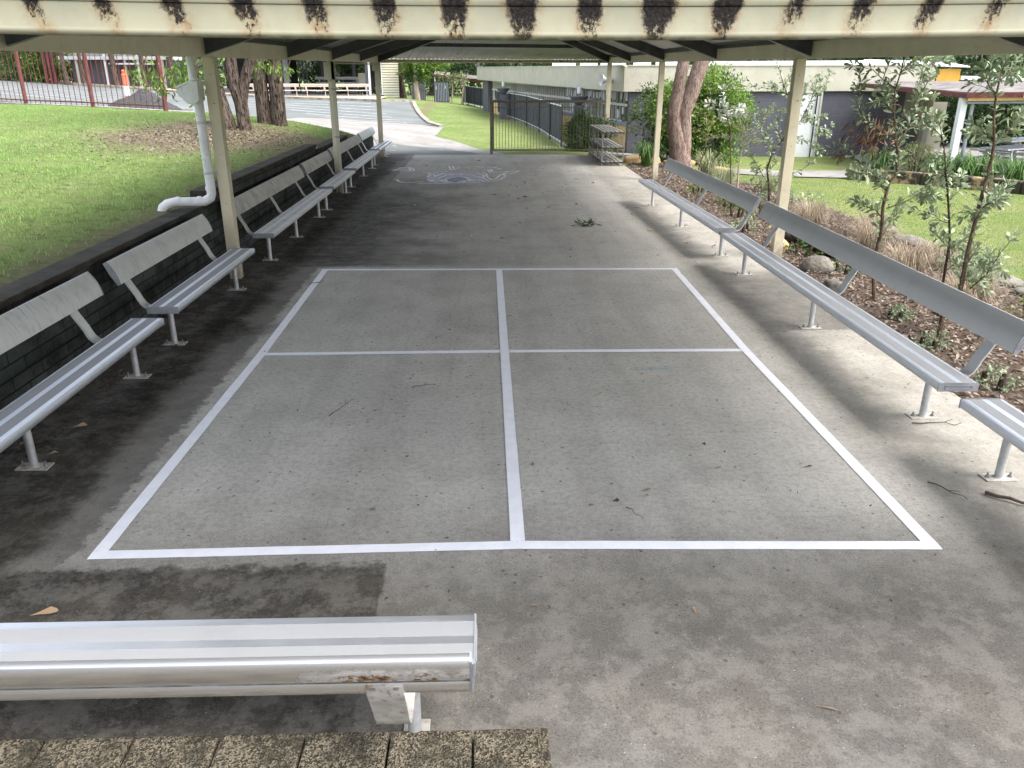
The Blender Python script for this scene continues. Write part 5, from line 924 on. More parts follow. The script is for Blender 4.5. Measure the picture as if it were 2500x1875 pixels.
for k in range(1, 36): p = ga.lerp(gb, k/36); m.bar(p+Vector((0, 0, .12)), p+Vector((0, 0, 1.48)), .012, .012)
m.build('picket_panel', 'beige', g5, org=g5.location)
# dark mesh fence running away along the lawn
f2 = thing('mesh_fence', 'dark shade cloth fence running away along the sloping lawn', 'fence', (1.5, 40, 0))
DP = [(2.55, 28.6, -.1), (2.4, 31.9, -.1), (2.2, 35.4, -.1), (1.83, 39.0, -.1), (1.42, 43.4, -.1), (.97, 46.5, -.1), (.52, 50.7, -.1), (.06, 54.5, -.1), (-.44, 57.9, -.1), (-.89, 60.0, -.1), (-1.38, 62.2, -.08), (-1.8, 64, -.05)]
for i, (x, y, z) in enumerate(DP):
    z = min(z, gz(x, y)) if False else gz(x, y); m = MB(); m.bar((x, y, z-.05), (x, y, z+1.38), .055, .055); m.build('post', 'blacksteel', f2, org=f2.location)
for a, b in zip(DP, DP[1:]):
    za, zb = gz(a[0], a[1]), gz(b[0], b[1]); m = MB(); m.bar((a[0], a[1], za+1.32), (b[0], b[1], zb+1.32), .03, .035); m.build('rail', 'alum_face', f2, org=f2.location); m = MB(); m.bar((a[0], a[1], za+.16), (b[0], b[1], zb+.16), .03, .03)
    m.build('rail', 'alum_face', f2, org=f2.location); m = MB()
    n = 9; vs = []
    for k in range(n+1):
        q = k/n; x, y, z = a[0]+(b[0]-a[0])*q, a[1]+(b[1]-a[1])*q, za+(zb-za)*q; o_ = .012*math.sin(k*1.9)
        vs += [(x+o_+.03, y, z+.14), (x+o_+.03, y, z+1.31), (x+o_+.024, y, z+.14), (x+o_+.024, y, z+1.31)]
    m.add(vs, [(4*k, 4*k+4, 4*k+5, 4*k+1) for k in range(n)]+[(4*k+2, 4*k+3, 4*k+7, 4*k+6) for k in range(n)]); m.build('shade_cloth', 'mesh', f2, org=f2.location)
kerb('kerb', [(2.72, 28.0), (2.55, 31.9), (2.33, 35.4), (1.95, 39.0), (1.55, 43.4), (1.1, 46.5), (.65, 50.7), (.2, 54.5), (-.3, 57.9), (-.75, 60), (-1.6, 64)], .16, .07, 'conc', 0, 0)
gt = thing('panel_gate', 'dark slatted gate panel with pale name plates at the end of the lawn', 'gate', (-3.3, 62.3, gz(-3.3, 62.3)))
m = MB(); z = gt.location.z
for x in (-3.85, -3.62, -2.8): m.bar((x, 62.3, z), (x, 62.3, z+1.5), .07, .07)
for zz in (.05, .85, 1.42): m.bar((-3.85, 62.3, z+zz), (-2.8, 62.3, z+zz), .05, .05)
m.build('gate_frame', 'blacksteel', gt, org=gt.location); m = MB(); m.box((-3.32, 62.34, z+.7), (1.0, .03, 1.35)); m.build('panel', 'mesh', gt, org=gt.location)
m = MB()
for k in range(9): m.box((-3.78+k*.115, 62.28, z+.72), (.05, .03, 1.3))
m.build('slat', 'bluesill', gt, org=gt.location)
for x, zz in ((-3.7, 1.0), (-3.05, 1.05)): m = MB(); m.box((x, 62.25, z+zz), (.07, .02, .2)); m.build('name_plate', 'fascia', gt, org=gt.location)
st = thing('black_railing', 'black stair railing descending beside the broad leafed tree', 'railing', (-5, 61, gz(-5, 61)))
m = MB(); 
for k in range(12): x = -5.6+k*.15; m.bar((x, 61, .15), (x, 61, 1.95-k*.09), .03, .03)
m.bar((-5.7, 60.9, 1.5), (-3.95, 60.9, .75), .05, .06); m.build('balusters', 'blacksteel', st, org=st.location)
m = MB(); m.box((-5.0, 62.2, 1.0), (1.0, .1, 1.7)); m.build('screen_panel', 'greyplain', st, org=st.location)
def awning(x0, x1, y0, y1, z, label):
    t = thing('awning', label, 'awning', ((x0+x1)/2, (y0+y1)/2, 0)); m = MB(); m.bar((x0, y0, z), (x1, y1, z-.12), .05, .16); m.build('maroon_fascia', 'maroon', t, org=t.location)
    m = MB(); m.add([(x0, y0, z+.1), (x1, y1, z-.02), (x1, y1+2, z+.2), (x0, y0+2, z+.32)], [(0, 1, 2, 3), (3, 2, 1, 0)][:1]); m.build('roof_sheet', 'roofout', t, org=t.location)
    for q in (.05, .9): x = x0+(x1-x0)*q; y = y0+(y1-y0)*q; m = MB(); m.bar((x, y+.1, -.2), (x, y+.1, z-.1), .07, .07); m.build('post', 'whitep', t, org=t.location)
awning(-3.9, -2.75, 63, 63, 1.98, 'small maroon edged awning behind the dark slatted gate'); awning(-1.75, .42, 63.4, 59.5, 1.72, 'maroon edged awning beside the end of the long building')

# ------------------------------------------------------------------ metal rack
rk = thing('metal_rack', 'three shelf slatted metal bag rack by the far garden corner', 'rack', (3.3, 23.1, 0))
xa, xb, ya, yb_ = 3.0, 3.58, 21.62, 24.5; zs = (.1, .47, .85)
for y in (21.64, 22.6, 23.55, 24.48):
    for x in (xa+.015, xb-.015): m = MB(); m.box((x, y, .43), (.03, .03, .86)); m.build('leg', 'bolt', rk, org=rk.location)
for z in zs:
    s_ = MB()
    for k in range(5): x = xa+.06+k*(xb-xa-.12)/4; s_.box((x, (ya+yb_)/2, z+.01), (.07, yb_-ya, .02))
    fr = MB()
    for y in (21.64, 22.6, 23.55, 24.48): fr.box(((xa+xb)/2, y, z-.016), (xb-xa, .03, .03))
    for x in (xa+.015, xb-.015): fr.box((x, (ya+yb_)/2, z-.016), (.03, yb_-ya-.07, .028))
    q = s_.build('shelf', 'rackslat', rk, org=rk.location); fr.build('shelf_frame', 'blacksteel', q).location = (-3.3, -23.1, 0)

# ------------------------------------------------------------------ school building
bd = thing('school_building', 'long flat roofed school building with cream fascia and grey block wing', 'building', (4.5, 27, 0))
def part(mb, name, mat, par=None, **k):
    o = mb.build(name, mat, par or bd, **k); o.location = (0, 0, 0) if par and par is not bd else (-bd.location.x, -bd.location.y, -bd.location.z); return o
Cn = Vector((4.45, 27.0)); E_ = Vector((-.5, 54.0)); D_ = Vector((14.5, 27.35)); u = (E_-Cn).normalized(); nrm = Vector((u.y, -u.x)); nrm = nrm if nrm.x > 0 else -nrm   # inward
v_ = (D_-Cn).normalized(); nv = Vector((-v_.y, v_.x))
def P3(p, z): return (p.x, p.y, z)
# fascia: a thick cream box round the roof
m = MB(); m.bar(P3(Cn+u*.0, 2.1), P3(E_, 2.17), .25, .76); m.bar(P3(Cn-v_*.12+nv*.0, 2.1), P3(D_, 2.13), .25, .76); part(m, 'fascia', 'fascia', bevel=.01)
m = MB()
for s, e in ((Cn, E_), (Cn, D_)): m.bar(P3(s, 2.495), P3(e, 2.53 if s is Cn and e is E_ else 2.53), .3, .035)
part(m, 'parapet_capping', 'fascia')
m = MB(); m.add([P3(Cn, 2.5), P3(E_, 2.56), P3(E_+Vector((14, 0)), 2.56), P3(D_+Vector((0, 12)), 2.5), P3(D_, 2.5)], [(0, 1, 2, 3, 4)]); part(m, 'roof', 'metalroof')
m = MB(); a = Cn+v_*2.6+nv*.8; b = Cn+v_*9.6+nv*.8; m.bar(P3(a, 2.56), P3(b, 2.62), .4, .14); part(m, 'roof_edge', 'metalroof')
# grey block wing
m = MB(); a = Cn+nv*.1+v_*.1; b = D_+nv*.1-v_*.9; m.bar(P3(a, .66), P3(b, .66), .24, 2.12); w_ = part(m, 'block_wall', 'greywall')
for x, x2 in ((10.02, 10.82),):
    m = MB(); m.box(((x+x2)/2, 27.05, .66), (x2-x-.1, .06, 2.02)); dr = part(m, 'door', 'whitep', bevel=.01)
    m = MB(); m.box((x+.03, 27.04, .68), (.06, .12, 2.1)); m.box((x2-.03, 27.04, .68), (.06, .12, 2.1)); m.box(((x+x2)/2, 27.04, 1.71), (x2-x-.13, .12, .06)); part(m, 'door_frame', 'fascia', dr)
    m = MB(); m.box((x2-.17, 27.0, .62), (.03, .05, 2.0)); m.box((x+.35, 27.0, 1.05), (.09, .04, .3)); part(m, 'door_handle', 'black', dr)
for x in (8.1, 5.6): m = MB(); m.box((x, 27.0, 1.1), (.045, .06, 1.2)); part(m, 'drain_pipe', 'black')
m = MB(); m.box((12.9, 29.6, 2.3), (3.0, 4, .1)); part(m, 'roof', 'roofout')
# long side with windows, set back below the fascia
off = nrm*.45
L_ = (E_-Cn).length
def along_u(t): return Cn+u*t+off
m = MB(); m.bar(P3(along_u(.05), .15), P3(along_u(L_-.5), .15), .12, .9); part(m, 'ochre_panel_wall', 'yellow')
m = MB(); m.bar(P3(along_u(.05), .66), P3(along_u(L_-.5), .66), .16, .13); part(m, 'window_sill', 'bluesill')
m = MB(); m.bar(P3(along_u(.3)+nrm*2.2, .8), P3(along_u(L_-.5)+nrm*2.2, .8), .1, 2.2); part(m, 'inner_wall', 'dark')
m = MB(); m.bar(P3(along_u(.05), 1.76), P3(along_u(L_-.5), 1.8), .2, .12); part(m, 'head_beam', 'winframe')
random.seed(3); nw = 22; pitch = (L_-.6)/nw
for i in range(nw):
    t0 = .08+i*pitch; m = MB(); w2 = pitch
    a, b = along_u(t0), along_u(t0+w2-.02)
    for q in (0, 1/3, 2/3): p = along_u(t0+q*w2+.03); m.bar(P3(p, .7), P3(p, 1.74), .09, .055)
    for zz in (.745, 1.27, 1.7): m.bar(P3(along_u(t0), zz), P3(along_u(t0+w2-.02), zz), .07, .05 if zz != 1.27 else .08)
    wn = part(m, 'window', 'winframe'); m = MB()
    m.bar(P3(along_u(t0+.03)+nrm*.03, 1.22), P3(along_u(t0+w2-.04)+nrm*.03, 1.22), .012, .92); part(m, 'pane', 'glass', wn)
    if i < 7:
        m = MB()
        for q in range(7):
            tt = t0+.12+q*w2/7; zz = random.choice((.95, 1.08, 1.5, 1.55)); m.bar(P3(along_u(tt)-nrm*.012, zz), P3(along_u(tt+.13)-nrm*.012, zz), .004, random.choice((.22, .3)))
        part(m, 'paper_sheet', 'paper', wn)
m = MB(); m.bar(P3(along_u(L_-2.2)-nrm*.12, .72), P3(along_u(L_-.3)-nrm*.12, .72), .3, 2.2); part(m, 'end_wall', 'greyplain')
# columns with rain bowls
for i, t in enumerate((4.4, 18.5)):
    p = Cn+u*t-nrm*.25; m = MB(); m.box((p.x, p.y, .45), (.36, .36, 1.4)); cl = part(m, 'pier', 'greyplain', bevel=.01)
    m = MB(); m.tube([P3(p, 1.16), P3(p, 1.38), P3(p, 1.46), P3(p, 1.46)], [.1, .32, .34, .28], 24); part(m, 'rain_bowl', 'greyplain', smooth=True)
    m = MB(); m.tube([P3(p, 1.78), P3(p, 1.56)], .08, 14); part(m, 'spout', 'whitep', smooth=True)
p = Cn+u*1.05-nrm*.16
t = thing('horn_speaker', 'white horn loudspeaker on the cream fascia near the building corner', 'loudspeaker', P3(p, 2.05)); m = MB()
m.tube([(0, -.1, 0), (-.12, -.12, .005), (-.22, -.14, .01), (-.36, -.17, .02)], [.05, .05, .08, .19], 18, cap=False); m.build('horn', 'whitep', t, smooth=True); m = MB(); m.bar((.05, .02, -.02), (-.08, -.16, -.1), .02, .02); m.bar((.12, 0, 0), (-.02, 0, 0), .1, .1); m.build('bracket', 'galv', t)
# pale roof boxes above the fascia
for i, (tt, w_) in enumerate(((4.5, .9), (7.2, .7), (10.8, 1.1), (14.5, .8), (19, 1.2))):
    p = Cn+u*tt+nrm*3.2; m = MB(); m.box((0, 0, .25), (w_, .7, .5)); m.box((0, -.36, .25), (w_*.8, .02, .34), k=1)
    o = m.build('roof_unit', ['whitep', 'paper'], bevel=.01); o.location = P3(p, 2.52); o.rotation_euler = (0, 0, -.18)
    tag(o, 'white roof unit above the cream fascia, %s from the building corner' % ('first', 'second', 'third', 'fourth', 'fifth')[i], 'roof unit', 'units on the flat roof')
# wing end with ochre clerestory, walkway
oc = thing('clerestory', 'ochre clerestory box with a sloping white roof', 'roof box', (15.85, 29.2, 2.0)); m = MB(); m.box((15.85, 29.4, 2.2), (.8, 1.0, .45)); m.build('wall', 'orange', oc, org=oc.location); m = MB(); m.add([(13.4, 28.8, 2.56), (16.5, 28.8, 2.47), (16.4, 30.2, 2.62), (13.4, 30.2, 2.7), (13.4, 28.8, 2.6), (16.5, 28.8, 2.51), (16.4, 30.2, 2.66), (13.4, 30.2, 2.74)], [(0, 1, 2, 3), (7, 6, 5, 4), (0, 4, 5, 1), (1, 5, 6, 2), (2, 6, 7, 3), (3, 7, 4, 0)]); m.build('roof', 'metalroof', oc, org=oc.location)
m = MB(); m.bar((16.3, 29.6, 2.14), (21.6, 30.3, 2.06), 1.2, .13); tag(m.build('low_roof', 'metalroof', org=(19, 30, 2.1)), 'long white roof strip behind the ochre clerestory', 'roof')
wk = thing('covered_walkway', 'covered walkway with weathered roof and maroon edge', 'walkway', (12.5, 21, 0))
m = MB(); rf = [(11.35, 25.6, 2.02), (12.05, 20.9, 1.86), (16.5, 19.6, 1.93), (20, 24, 2.06), (16, 27.2, 2.05), (12.7, 27.0, 2.05)]
m.add([*rf, *[(x, y, z-.05) for x, y, z in rf]], [tuple(range(6)), tuple(range(6, 12))[::-1]]+[(i, i+6, (i+1) % 6+6, (i+1) % 6) for i in range(6)]); m.build('roof_sheet', 'roofout', wk, org=wk.location)
m = MB(); m.bar((11.33, 25.6, 1.96), (12.03, 20.85, 1.78), .05, .12); m.bar((12.0, 20.84, 1.79), (16.5, 19.54, 1.87), .05, .12); m.build('maroon_fascia', 'maroon', wk, org=wk.location)
m = MB(); m.bar((12.1, 20.95, 1.69), (16.5, 19.7, 1.78), .05, .07); m.build('beam', 'yellow', wk, org=wk.location)
m = MB(); m.bar((12.12, 20.98, 1.61), (16.5, 19.72, 1.7), .06, .05); m.build('beam', 'bluesill', wk, org=wk.location)
m = MB(); m.box((12.08, 21.1, .75), (.16, .16, 2.1)); m.build('post', 'whitep', wk, org=wk.location); m = MB(); m.tube([(12.28, 21.0, -.3), (12.28, 21.0, 1.75)], .045, 12); m.build('downpipe', 'bluesill', wk, org=wk.location, smooth=True)
m = MB(); m.box((13.0, 26.4, .8), (.3, .3, 2.3)); m.build('post', 'greyplain', wk, org=wk.location); m = MB(); m.box((13.9, 26.2, .78), (.16, .3, 2.3)); m.build('post', 'fascia', wk, org=wk.location)
m = MB(); m.box((13.4, 26.5, .35), (.78, .1, 1.3)); m.box((13.4, 26.5, 1.4), (.78, .1, .8), k=1); m.build('screen_wall', ['greyplain', 'fascia'], wk, org=wk.location)
m = MB(); m.box((13.3, 20.4, 1.8), (.2, .2, .1)); m.build('light_fitting', 'whitep', wk, org=wk.location)
m = MB(); m.box((15.0, 27.6, .65), (.55, .06, 1.5)); tag(m.build('privacy_panel', 'fascia', org=(15, 27.6, 0)), 'pale freestanding privacy panel under the walkway roof', 'panel')
m = MB(); m.box((14.45, 27.9, .65), (.5, .08, 1.5)); tag(m.build('timber_screen', 'soil', org=(14.45, 27.9, 0)), 'dark brown timber screen beside the pale panel', 'screen')
def ptable(x, y, rz, label):
    z = gz(x, y)+.04; t = thing('picnic_table', label, 'table', (x, y, z), rz, 'aluminium tables beyond the planter')
    for k in range(3): m = MB(); m.box((0, -.25+.25*k, .75), (1.9, .235, .04)); m.build('table_plank', 'alu', t, bevel=.005)
    for s in (-1, 1): m = MB(); m.box((0, .68*s, .45), (1.9, .25, .04)); m.build('seat', 'alu', t, bevel=.005)
    for s in (-1, 1): m = MB(); m.box((.7*s, 0, .4), (.06, 1.3, .05)); m.box((.7*s, 0, .7), (.06, .7, .05)); m.bar((.7*s, -.3, .72), (.7*s, -.5, .0), .05, .05); m.bar((.7*s, .3, .72), (.7*s, .5, .0), .05, .05); m.build('leg_frame', 'galv', t)
ptable(14.0, 21.6, .5, 'aluminium picnic table nearest the planter, behind the strap plants'); ptable(15.6, 24.0, .5, 'aluminium picnic table farther back under the walkway edge'); ptable(16.6, 21.3, .5, 'aluminium picnic table by the picture edge')

# ------------------------------------------------------------------ far side of the road
sd = thing('boarded_shed', 'narrow cream weatherboard shed end beside the covered court', 'shed', (-6.7, 59.6, gz(-6.7, 59.6))); z = sd.location.z
m = MB(); m.box((-6.72, 60.2, z+1.3), (1.16, 1.4, 2.9)); 
m.build('frame_wall', 'soil', sd, org=sd.location); m = MB()
for k in range(17): m.box((-6.72, 59.46, z+.06+k*.165), (1.17, .03, .128), rx=-.12)
m.build('board_wall', 'board', sd, org=sd.location); m = MB(); m.box((-7.3, 59.47, z+1.3), (.06, .07, 2.9)); m.build('corner_trim', 'whitep', sd, org=sd.location)
m = MB(); m.box((-6.72, 60.2, z+2.8), (1.5, 1.8, .1)); m.build('roof', 'metalroof', sd, org=sd.location)
cc = thing('covered_court', 'covered court with grey columns behind the white railed benches', 'shelter', (-11, 62, .7))
for x in (-8.15, -13.7, -18.5):
    for y in (58.6,): m = MB(); m.box((x, y+.3, 2.0), (.34, .34, 2.9)); m.build('column', 'greyplain', cc, org=cc.location)
for x in (-8.02, -14.25): m = MB(); m.box((x, 58.6, 2.0), (.12, .14, 2.9)); m.build('downpipe', 'whitep', cc, org=cc.location)
for x in (-10.2, -12.6): m = MB(); m.box((x, 66, 2.0), (.22, .22, 2.9)); m.build('column', 'greyplain', cc, org=cc.location)
m = MB(); m.box((-13, 63.5, 3.6), (12.5, 11, .2)); m.build('roof', 'metalroof', cc, org=cc.location)
m = MB(); m.box((-17.5, 67, 1.9), (5.5, .2, 2.5)); m.box((-15.2, 64, 1.9), (.2, 5, 2.5)); m.build('dark_wall', 'dark', cc, org=cc.location)
m = MB(); m.box((-9.9, 67.2, 1.5), (2.6, .1, 1.1)); m.build('slatted_screen', 'mesh', cc, org=cc.location)
for x in (-13.4, -13.1, -12.85): m = MB(); m.bar((x, 61.6, .7), (x-.05, 61.6, 3.4), .09, .09); m.build('dark_pole', 'blacksteel', cc, org=cc.location)
m = MB(); zf = lambda x, y: gz(x, y)+.155
for x in (-8.6, -11.0, -13.2): m.add([(x, 57.3, zf(x, 57.3)), (x+.12, 57.3, zf(x, 57.3)), (x+.9, 62, zf(x+.8, 62)), (x+.78, 62, zf(x+.8, 62))], [(0, 1, 2, 3)])
struct(m.build('court_line', 'line'))
m = MB(); m.box((-8.9, 61.5, 1.72), (.62, .05, .85)); tag(m.build('display_board', 'fascia', org=(-8.9, 61.5, 1.3)), 'pale upright board inside the covered court', 'board'); m = MB(); m.bar((-9.1, 61.55, .7), (-9.1, 61.55, 1.35), .05, .05)
gcb = 'far benches in front of the covered court'
for x1, x0, lb_, in ((-7.75, -12.3, 'white far bench across the car park, ending at the grey column'), (-12.4, -16.6, 'white far bench across the car park, partly behind the gum trunks')):
    b_ = make_bench((x0, 57.0, gz(-11, 57)+.02), 0, x1-x0, (.25, 1.5, 3.0, 4.2), (.25, 1.5, 3.0, 4.2), lb_, ('alulight', 'alulight', 'alulight'), gcb, name='aluminium_bench', bolts=False)
    b_.rotation_euler = (0, 0, PI); b_.location = (x1, 57.0, gz(-11, 57)+.08)
b_ = make_bench((-9.4, 64.5, gz(-10, 64)+.15), PI, 3.4, (.3, 3.1), (.3, 3.1), 'white bench inside the covered court', ('alulight', 'alulight', 'alulight'), gcb, bolts=False); b_.location.z = 1.05
gsh = thing('grey_shed', 'low grey shed with white roof edge behind the maroon fence', 'shed', (-26, 62, gz(-26, 62)))
m = MB(); m.box((-26.3, 63.5, 2.0), (7.0, 2, 2.3)); m.build('wall', 'greyplain', gsh, org=gsh.location); m = MB(); m.box((-26.3, 62.9, 3.1), (7.4, 3.4, .22)); m.box((-25.0, 61.3, 2.72), (3.0, .6, .1)); m.build('roof', 'metalroof', gsh, org=gsh.location)
for i, x in enumerate((-28.9, -26.9, -25.5, -24.6, -22.9)): m = MB(); m.box((x, 61.4, 2.2), (.13, .13, 2.6)); m.build('post', 'whitep' if i % 2 else 'fascia', gsh, org=gsh.location)
for i, (x, r, lb_) in enumerate(((-29.3, .16, 'dark bare trunk at the end of the grey shed'), (-28.1, .12, 'thin dark trunk before the grey shed wall'), (-25.9, .2, 'thick dark trunk before the middle of the grey shed'), (-23.9, .17, 'dark trunk beside the orange bollard'), (-21.9, .2, 'dark trunk past the end of the grey shed'), (-20.3, .22, 'dark trunk near the covered court'))):
    z = gz(x, 60.4); tree(lb_, (x, 60.4, z), [([(x, 60.4, z-.2), (x-.05, 60.4, z+1.2), (x-.1, 60.4, 4.5)], [r*1.2, r, r*.8])], ((x, 61, 5.4), (1.8, 1.6, 1.1)), 'leafmid', 'barkgum', group='roadside trunks', nclump=60, per=24, cs=.25, L=.25, W=.4, limbs=3)
for i, x in enumerate((-30.9, -30.6, -30.35)):
    m = MB(); m.box((x, 61, 2.3), (.16, .16, 2.6)); tag(m.build('timber_post', 'tan' if False else 'maroon', org=(x, 61, gz(x, 61))), 'rust red upright post by the hedge, %s of three' % ('first', 'second', 'third')[i], 'post', 'rust red posts by the hedge')
m = MB(); kx = 0
# gravel heap and bollard
import bmesh
bm = bmesh.new(); n = 40; vv = []
for i in range(n+1):
    for j in range(n+1):
        x, y = -1+2*i/n, -1+2*j/n; r = math.hypot(x, y); h_ = max(-.05, .7*(1-r)**.9 if r < 1 else -.05)*(1+.12*math.sin(5*x+3*y)); vv.append(bm.verts.new((x*1.25+.2*y, y*.95, h_+random.uniform(-.012, .012))))
for i in range(n):
    for j in range(n): bm.faces.new((vv[i*(n+1)+j], vv[(i+1)*(n+1)+j], vv[(i+1)*(n+1)+j+1], vv[i*(n+1)+j+1]))
me = bpy.data.meshes.new('gravel_pile'); bm.to_mesh(me); bm.free(); me.materials.append(MT['gravelp']); o = bpy.data.objects.new('gravel_pile', me); C.objects.link(o); o.location = (-12.35, 30.6, gz(-12.35, 30.6)-.01); tag(o, 'heap of dark grey gravel beyond the maroon fence', 'gravel heap', kind='thing')
bx, by = -14.2, 33.9; z = gz(bx, by); t = thing('bollard', 'orange and white striped flexible bollard behind the gravel heap', 'bollard', (bx, by, z))
m = MB(); m.tube([(bx, by, z), (bx, by, z+.05)], .2, 20); m.build('base', 'black', t, org=t.location); m = MB(); m.tube([(bx, by, z+.05), (bx, by, z+.45)], .1, 16); m.tube([(bx, by, z+.8), (bx, by, z+1.18), (bx, by, z+1.22), (bx, by, z+1.25), (bx, by, z+1.36), (bx, by, z+1.4)], [.1, .1, .11, .07, .08, .03], 16); m.build('orange_tube', 'orangep', t, smooth=True, org=t.location); m = MB(); m.tube([(bx, by, z+.45), (bx, by, z+.8)], .102, 16); m.build('reflective_band', 'paper', t, smooth=True, org=t.location)
m = MB(); m.box((-5.95, 22.9, gz(-5.95, 22.9)+.35), (.14, .14, .7)); m.box((-5.95, 22.9, gz(-5.95, 22.9)+.72), (.1, .1, .06)); tag(m.build('marker_post', 'teal', org=(-5.95, 22.9, gz(-5.95, 22.9))), 'teal plastic marker post between the gum trunks', 'marker post')

# ------------------------------------------------------------------ litter, leaves, grass
def scatter(poly, n): 
    x0, x1 = min(p[0] for p in poly), max(p[0] for p in poly); y0, y1 = min(p[1] for p in poly), max(p[1] for p in poly)
    q = np.stack([rng.uniform(x0, x1, n), rng.uniform(y0, y1, n)], 1); return q[inpoly(q, poly)]
def flakes(name, q, L, mat, label, cat, z0=.03, tilt=.35, W=.4):
    z = _gz(q)+z0 if z0 is not None else np.full(len(q), .004); c = np.stack([q[:, 0], q[:, 1], z+rng.uniform(0, .02, len(q))], 1); a = rng.uniform(0, 2*PI, len(q))
    d = np.stack([np.cos(a), np.sin(a), rng.normal(size=len(q))*tilt], 1); l = L*rng.uniform(.5, 1.4, len(q)); V = leafset(c, d, l, l*W, up=np.array([[0, 0, 1.]]), fold=.15, droop=.1)
    o = leaves(name, V, mat); return tag(o, label, cat, kind='stuff')
q = scatter(MUL, 46000); q = q[(q[:, 1] > 3)]; flakes('leaf_litter', q[:26000], .06, 'chipleaf', 'brown leaf litter covering the garden bed', 'leaf litter')
q = np.stack([-5.7+rng.normal(size=4200)*1.1, 17.4+rng.normal(size=4200)*2.0], 1); q = q[(q[:, 0] < -3.75) & (q[:, 0] > -11)]; flakes('dry_leaf_litter', q, .06, 'chipleaf', 'dry leaf litter below the gum trees', 'leaf litter', .015)
# fine debris on the floor
q = np.concatenate([np.stack([-3.28+np.abs(rng.normal(size=1500))*.22, rng.uniform(4, 24.5, 1500)], 1), np.stack([rng.uniform(-2.6, 3.4, 650), rng.uniform(10.5, 24.4, 650)], 1), np.stack([rng.uniform(-2.5, 3.5, 420), rng.uniform(2.4, 10.5, 420)], 1), np.stack([3.45+rng.normal(size=220)*.1, rng.uniform(4, 21, 220)], 1)])
q = q[(q[:, 0] < 3.6)]; L = rng.uniform(.008, .03, len(q)); L[:1500] *= 2.4; L[1500:2150] *= 1.8; c = np.stack([q[:, 0], q[:, 1], np.full(len(q), .006)], 1); a = rng.uniform(0, 2*PI, len(q)); d = np.stack([np.cos(a), np.sin(a), rng.normal(size=len(q))*.12], 1)
tag(leaves('floor_debris', leafset(c, d, L, L*.4, up=np.array([[0, 0, 1.]]), fold=.1, droop=.05), 'debris'), 'fine dark leaf crumbs and grit on the floor', 'debris', kind='stuff')
LEAF = [(.79, 5.64, .12, .02, .9, 'green'), (-2.13, 3.09, .11, .05, .2, 'pale brown'), (.17, 7.83, .07, .04, .5, 'yellow'), (1.41, 4.45, .06, .03, .4, 'tan'), (.9, 4.17, .07, .03, .6, 'tan'), (.26, 4.53, .035, .03, 1, 'dark'), (1.45, 4.79, .035, .03, 2, 'dark'), (-2.94, 5.19, .09, .06, .3, 'yellow'), (-1.35, 4.4, .08, .015, .9, 'brown'), (.71, 4.07, .04, .035, 0, 'dark'), (1.99, 4.47, .05, .04, 0, 'dark'), (.95, 3.02, .05, .02, 1.6, 'brown'), (.17, 3.1, .04, .03, 0, 'brown'), (1.28, 2.44, .08, .012, -.4, 'brown'), (-3.05, 4.3, .09, .07, 1.2, 'pale'), (-2.9, 4.75, .07, .06, .6, 'pale'), (-2.45, 6.0, .06, .03, 2.2, 'brown')]
for i in range(58): LEAF.append((random.uniform(-2.2, 3.3), random.uniform(10.8, 23.5), random.uniform(.07, .14), random.uniform(.03, .065), random.uniform(0, 6), 'brown'))
POS = ['inside the court near its far cross line', 'at the end bench rail', 'on the centre line']
for i, (x, y, L, W, rz, colr) in enumerate(LEAF):
    V = leafset7(np.array([[0, 0, .006]]), np.array([[1, random.uniform(-.1, .1), .12]]), L*1.1, W*.9, fold=.22, droop=.1); o = fastmesh('fallen_leaf', V, 9, {'green': 'strap', 'dark': 'debris'}.get(colr, 'dryleaf'), tris=LEAF7_T); o.location = (x, y, 0); o.rotation_euler = (0, 0, rz)
    if i < 17:
        lab = ['curled green leaf inside the nearer garden side square of the court', 'pale brown leaf against the bench rail by the steps', 'yellow leaf touching the centre court line', 'tan leaf on the nearer garden side square, closest to the side line', 'tan curled leaf below the middle of the nearer garden side square', 'small dark leaf just beside the centre court line', 'small dark leaf in the nearer garden side square', 'yellow leaf under the nearest wall side bench', 'narrow brown leaf in the nearer wall side square', 'round dark leaf near the bottom court line', 'dark leaf close to the garden side line', 'brown leaf on bare concrete beyond the bottom court line', 'brown leaf between the bottom court line and the pavers', 'narrow brown leaf at the bottom of the picture', 'crumpled pale leaf at the picture edge below the nearest bench', 'crumpled pale leaf beside the nearest bench leg', 'brown leaf next to the wall side line of the court'][i]; tag(o, lab, 'leaf', 'fallen leaves on the court')
    else: tag(o, 'brown fallen leaf lying on the floor beyond the court', 'leaf', 'brown leaves beyond the court')
def twig(x, y, L, rz, r, label, forks=1):
    pts = [(0, 0, r+.002)]; 
    for k in range(6): pts.append((L*(k+1)/6, random.uniform(-.06, .06)*L, r+.002+random.uniform(0, .012)))
    m = MB(); m.tube(pts, [r*(1-.1*k) for k in range(7)], 6)
    for f in range(forks): p = pts[random.randrange(2, 5)]; m.tube([p, (p[0]+L*.2, p[1]+random.choice((-1, 1))*L*.12, p[2]+.01)], [r*.6, r*.25], 5)
    o = m.build('twig', 'twig', smooth=True); o.location = (x, y, 0); o.rotation_euler = (0, 0, rz); return tag(o, label, 'twig')
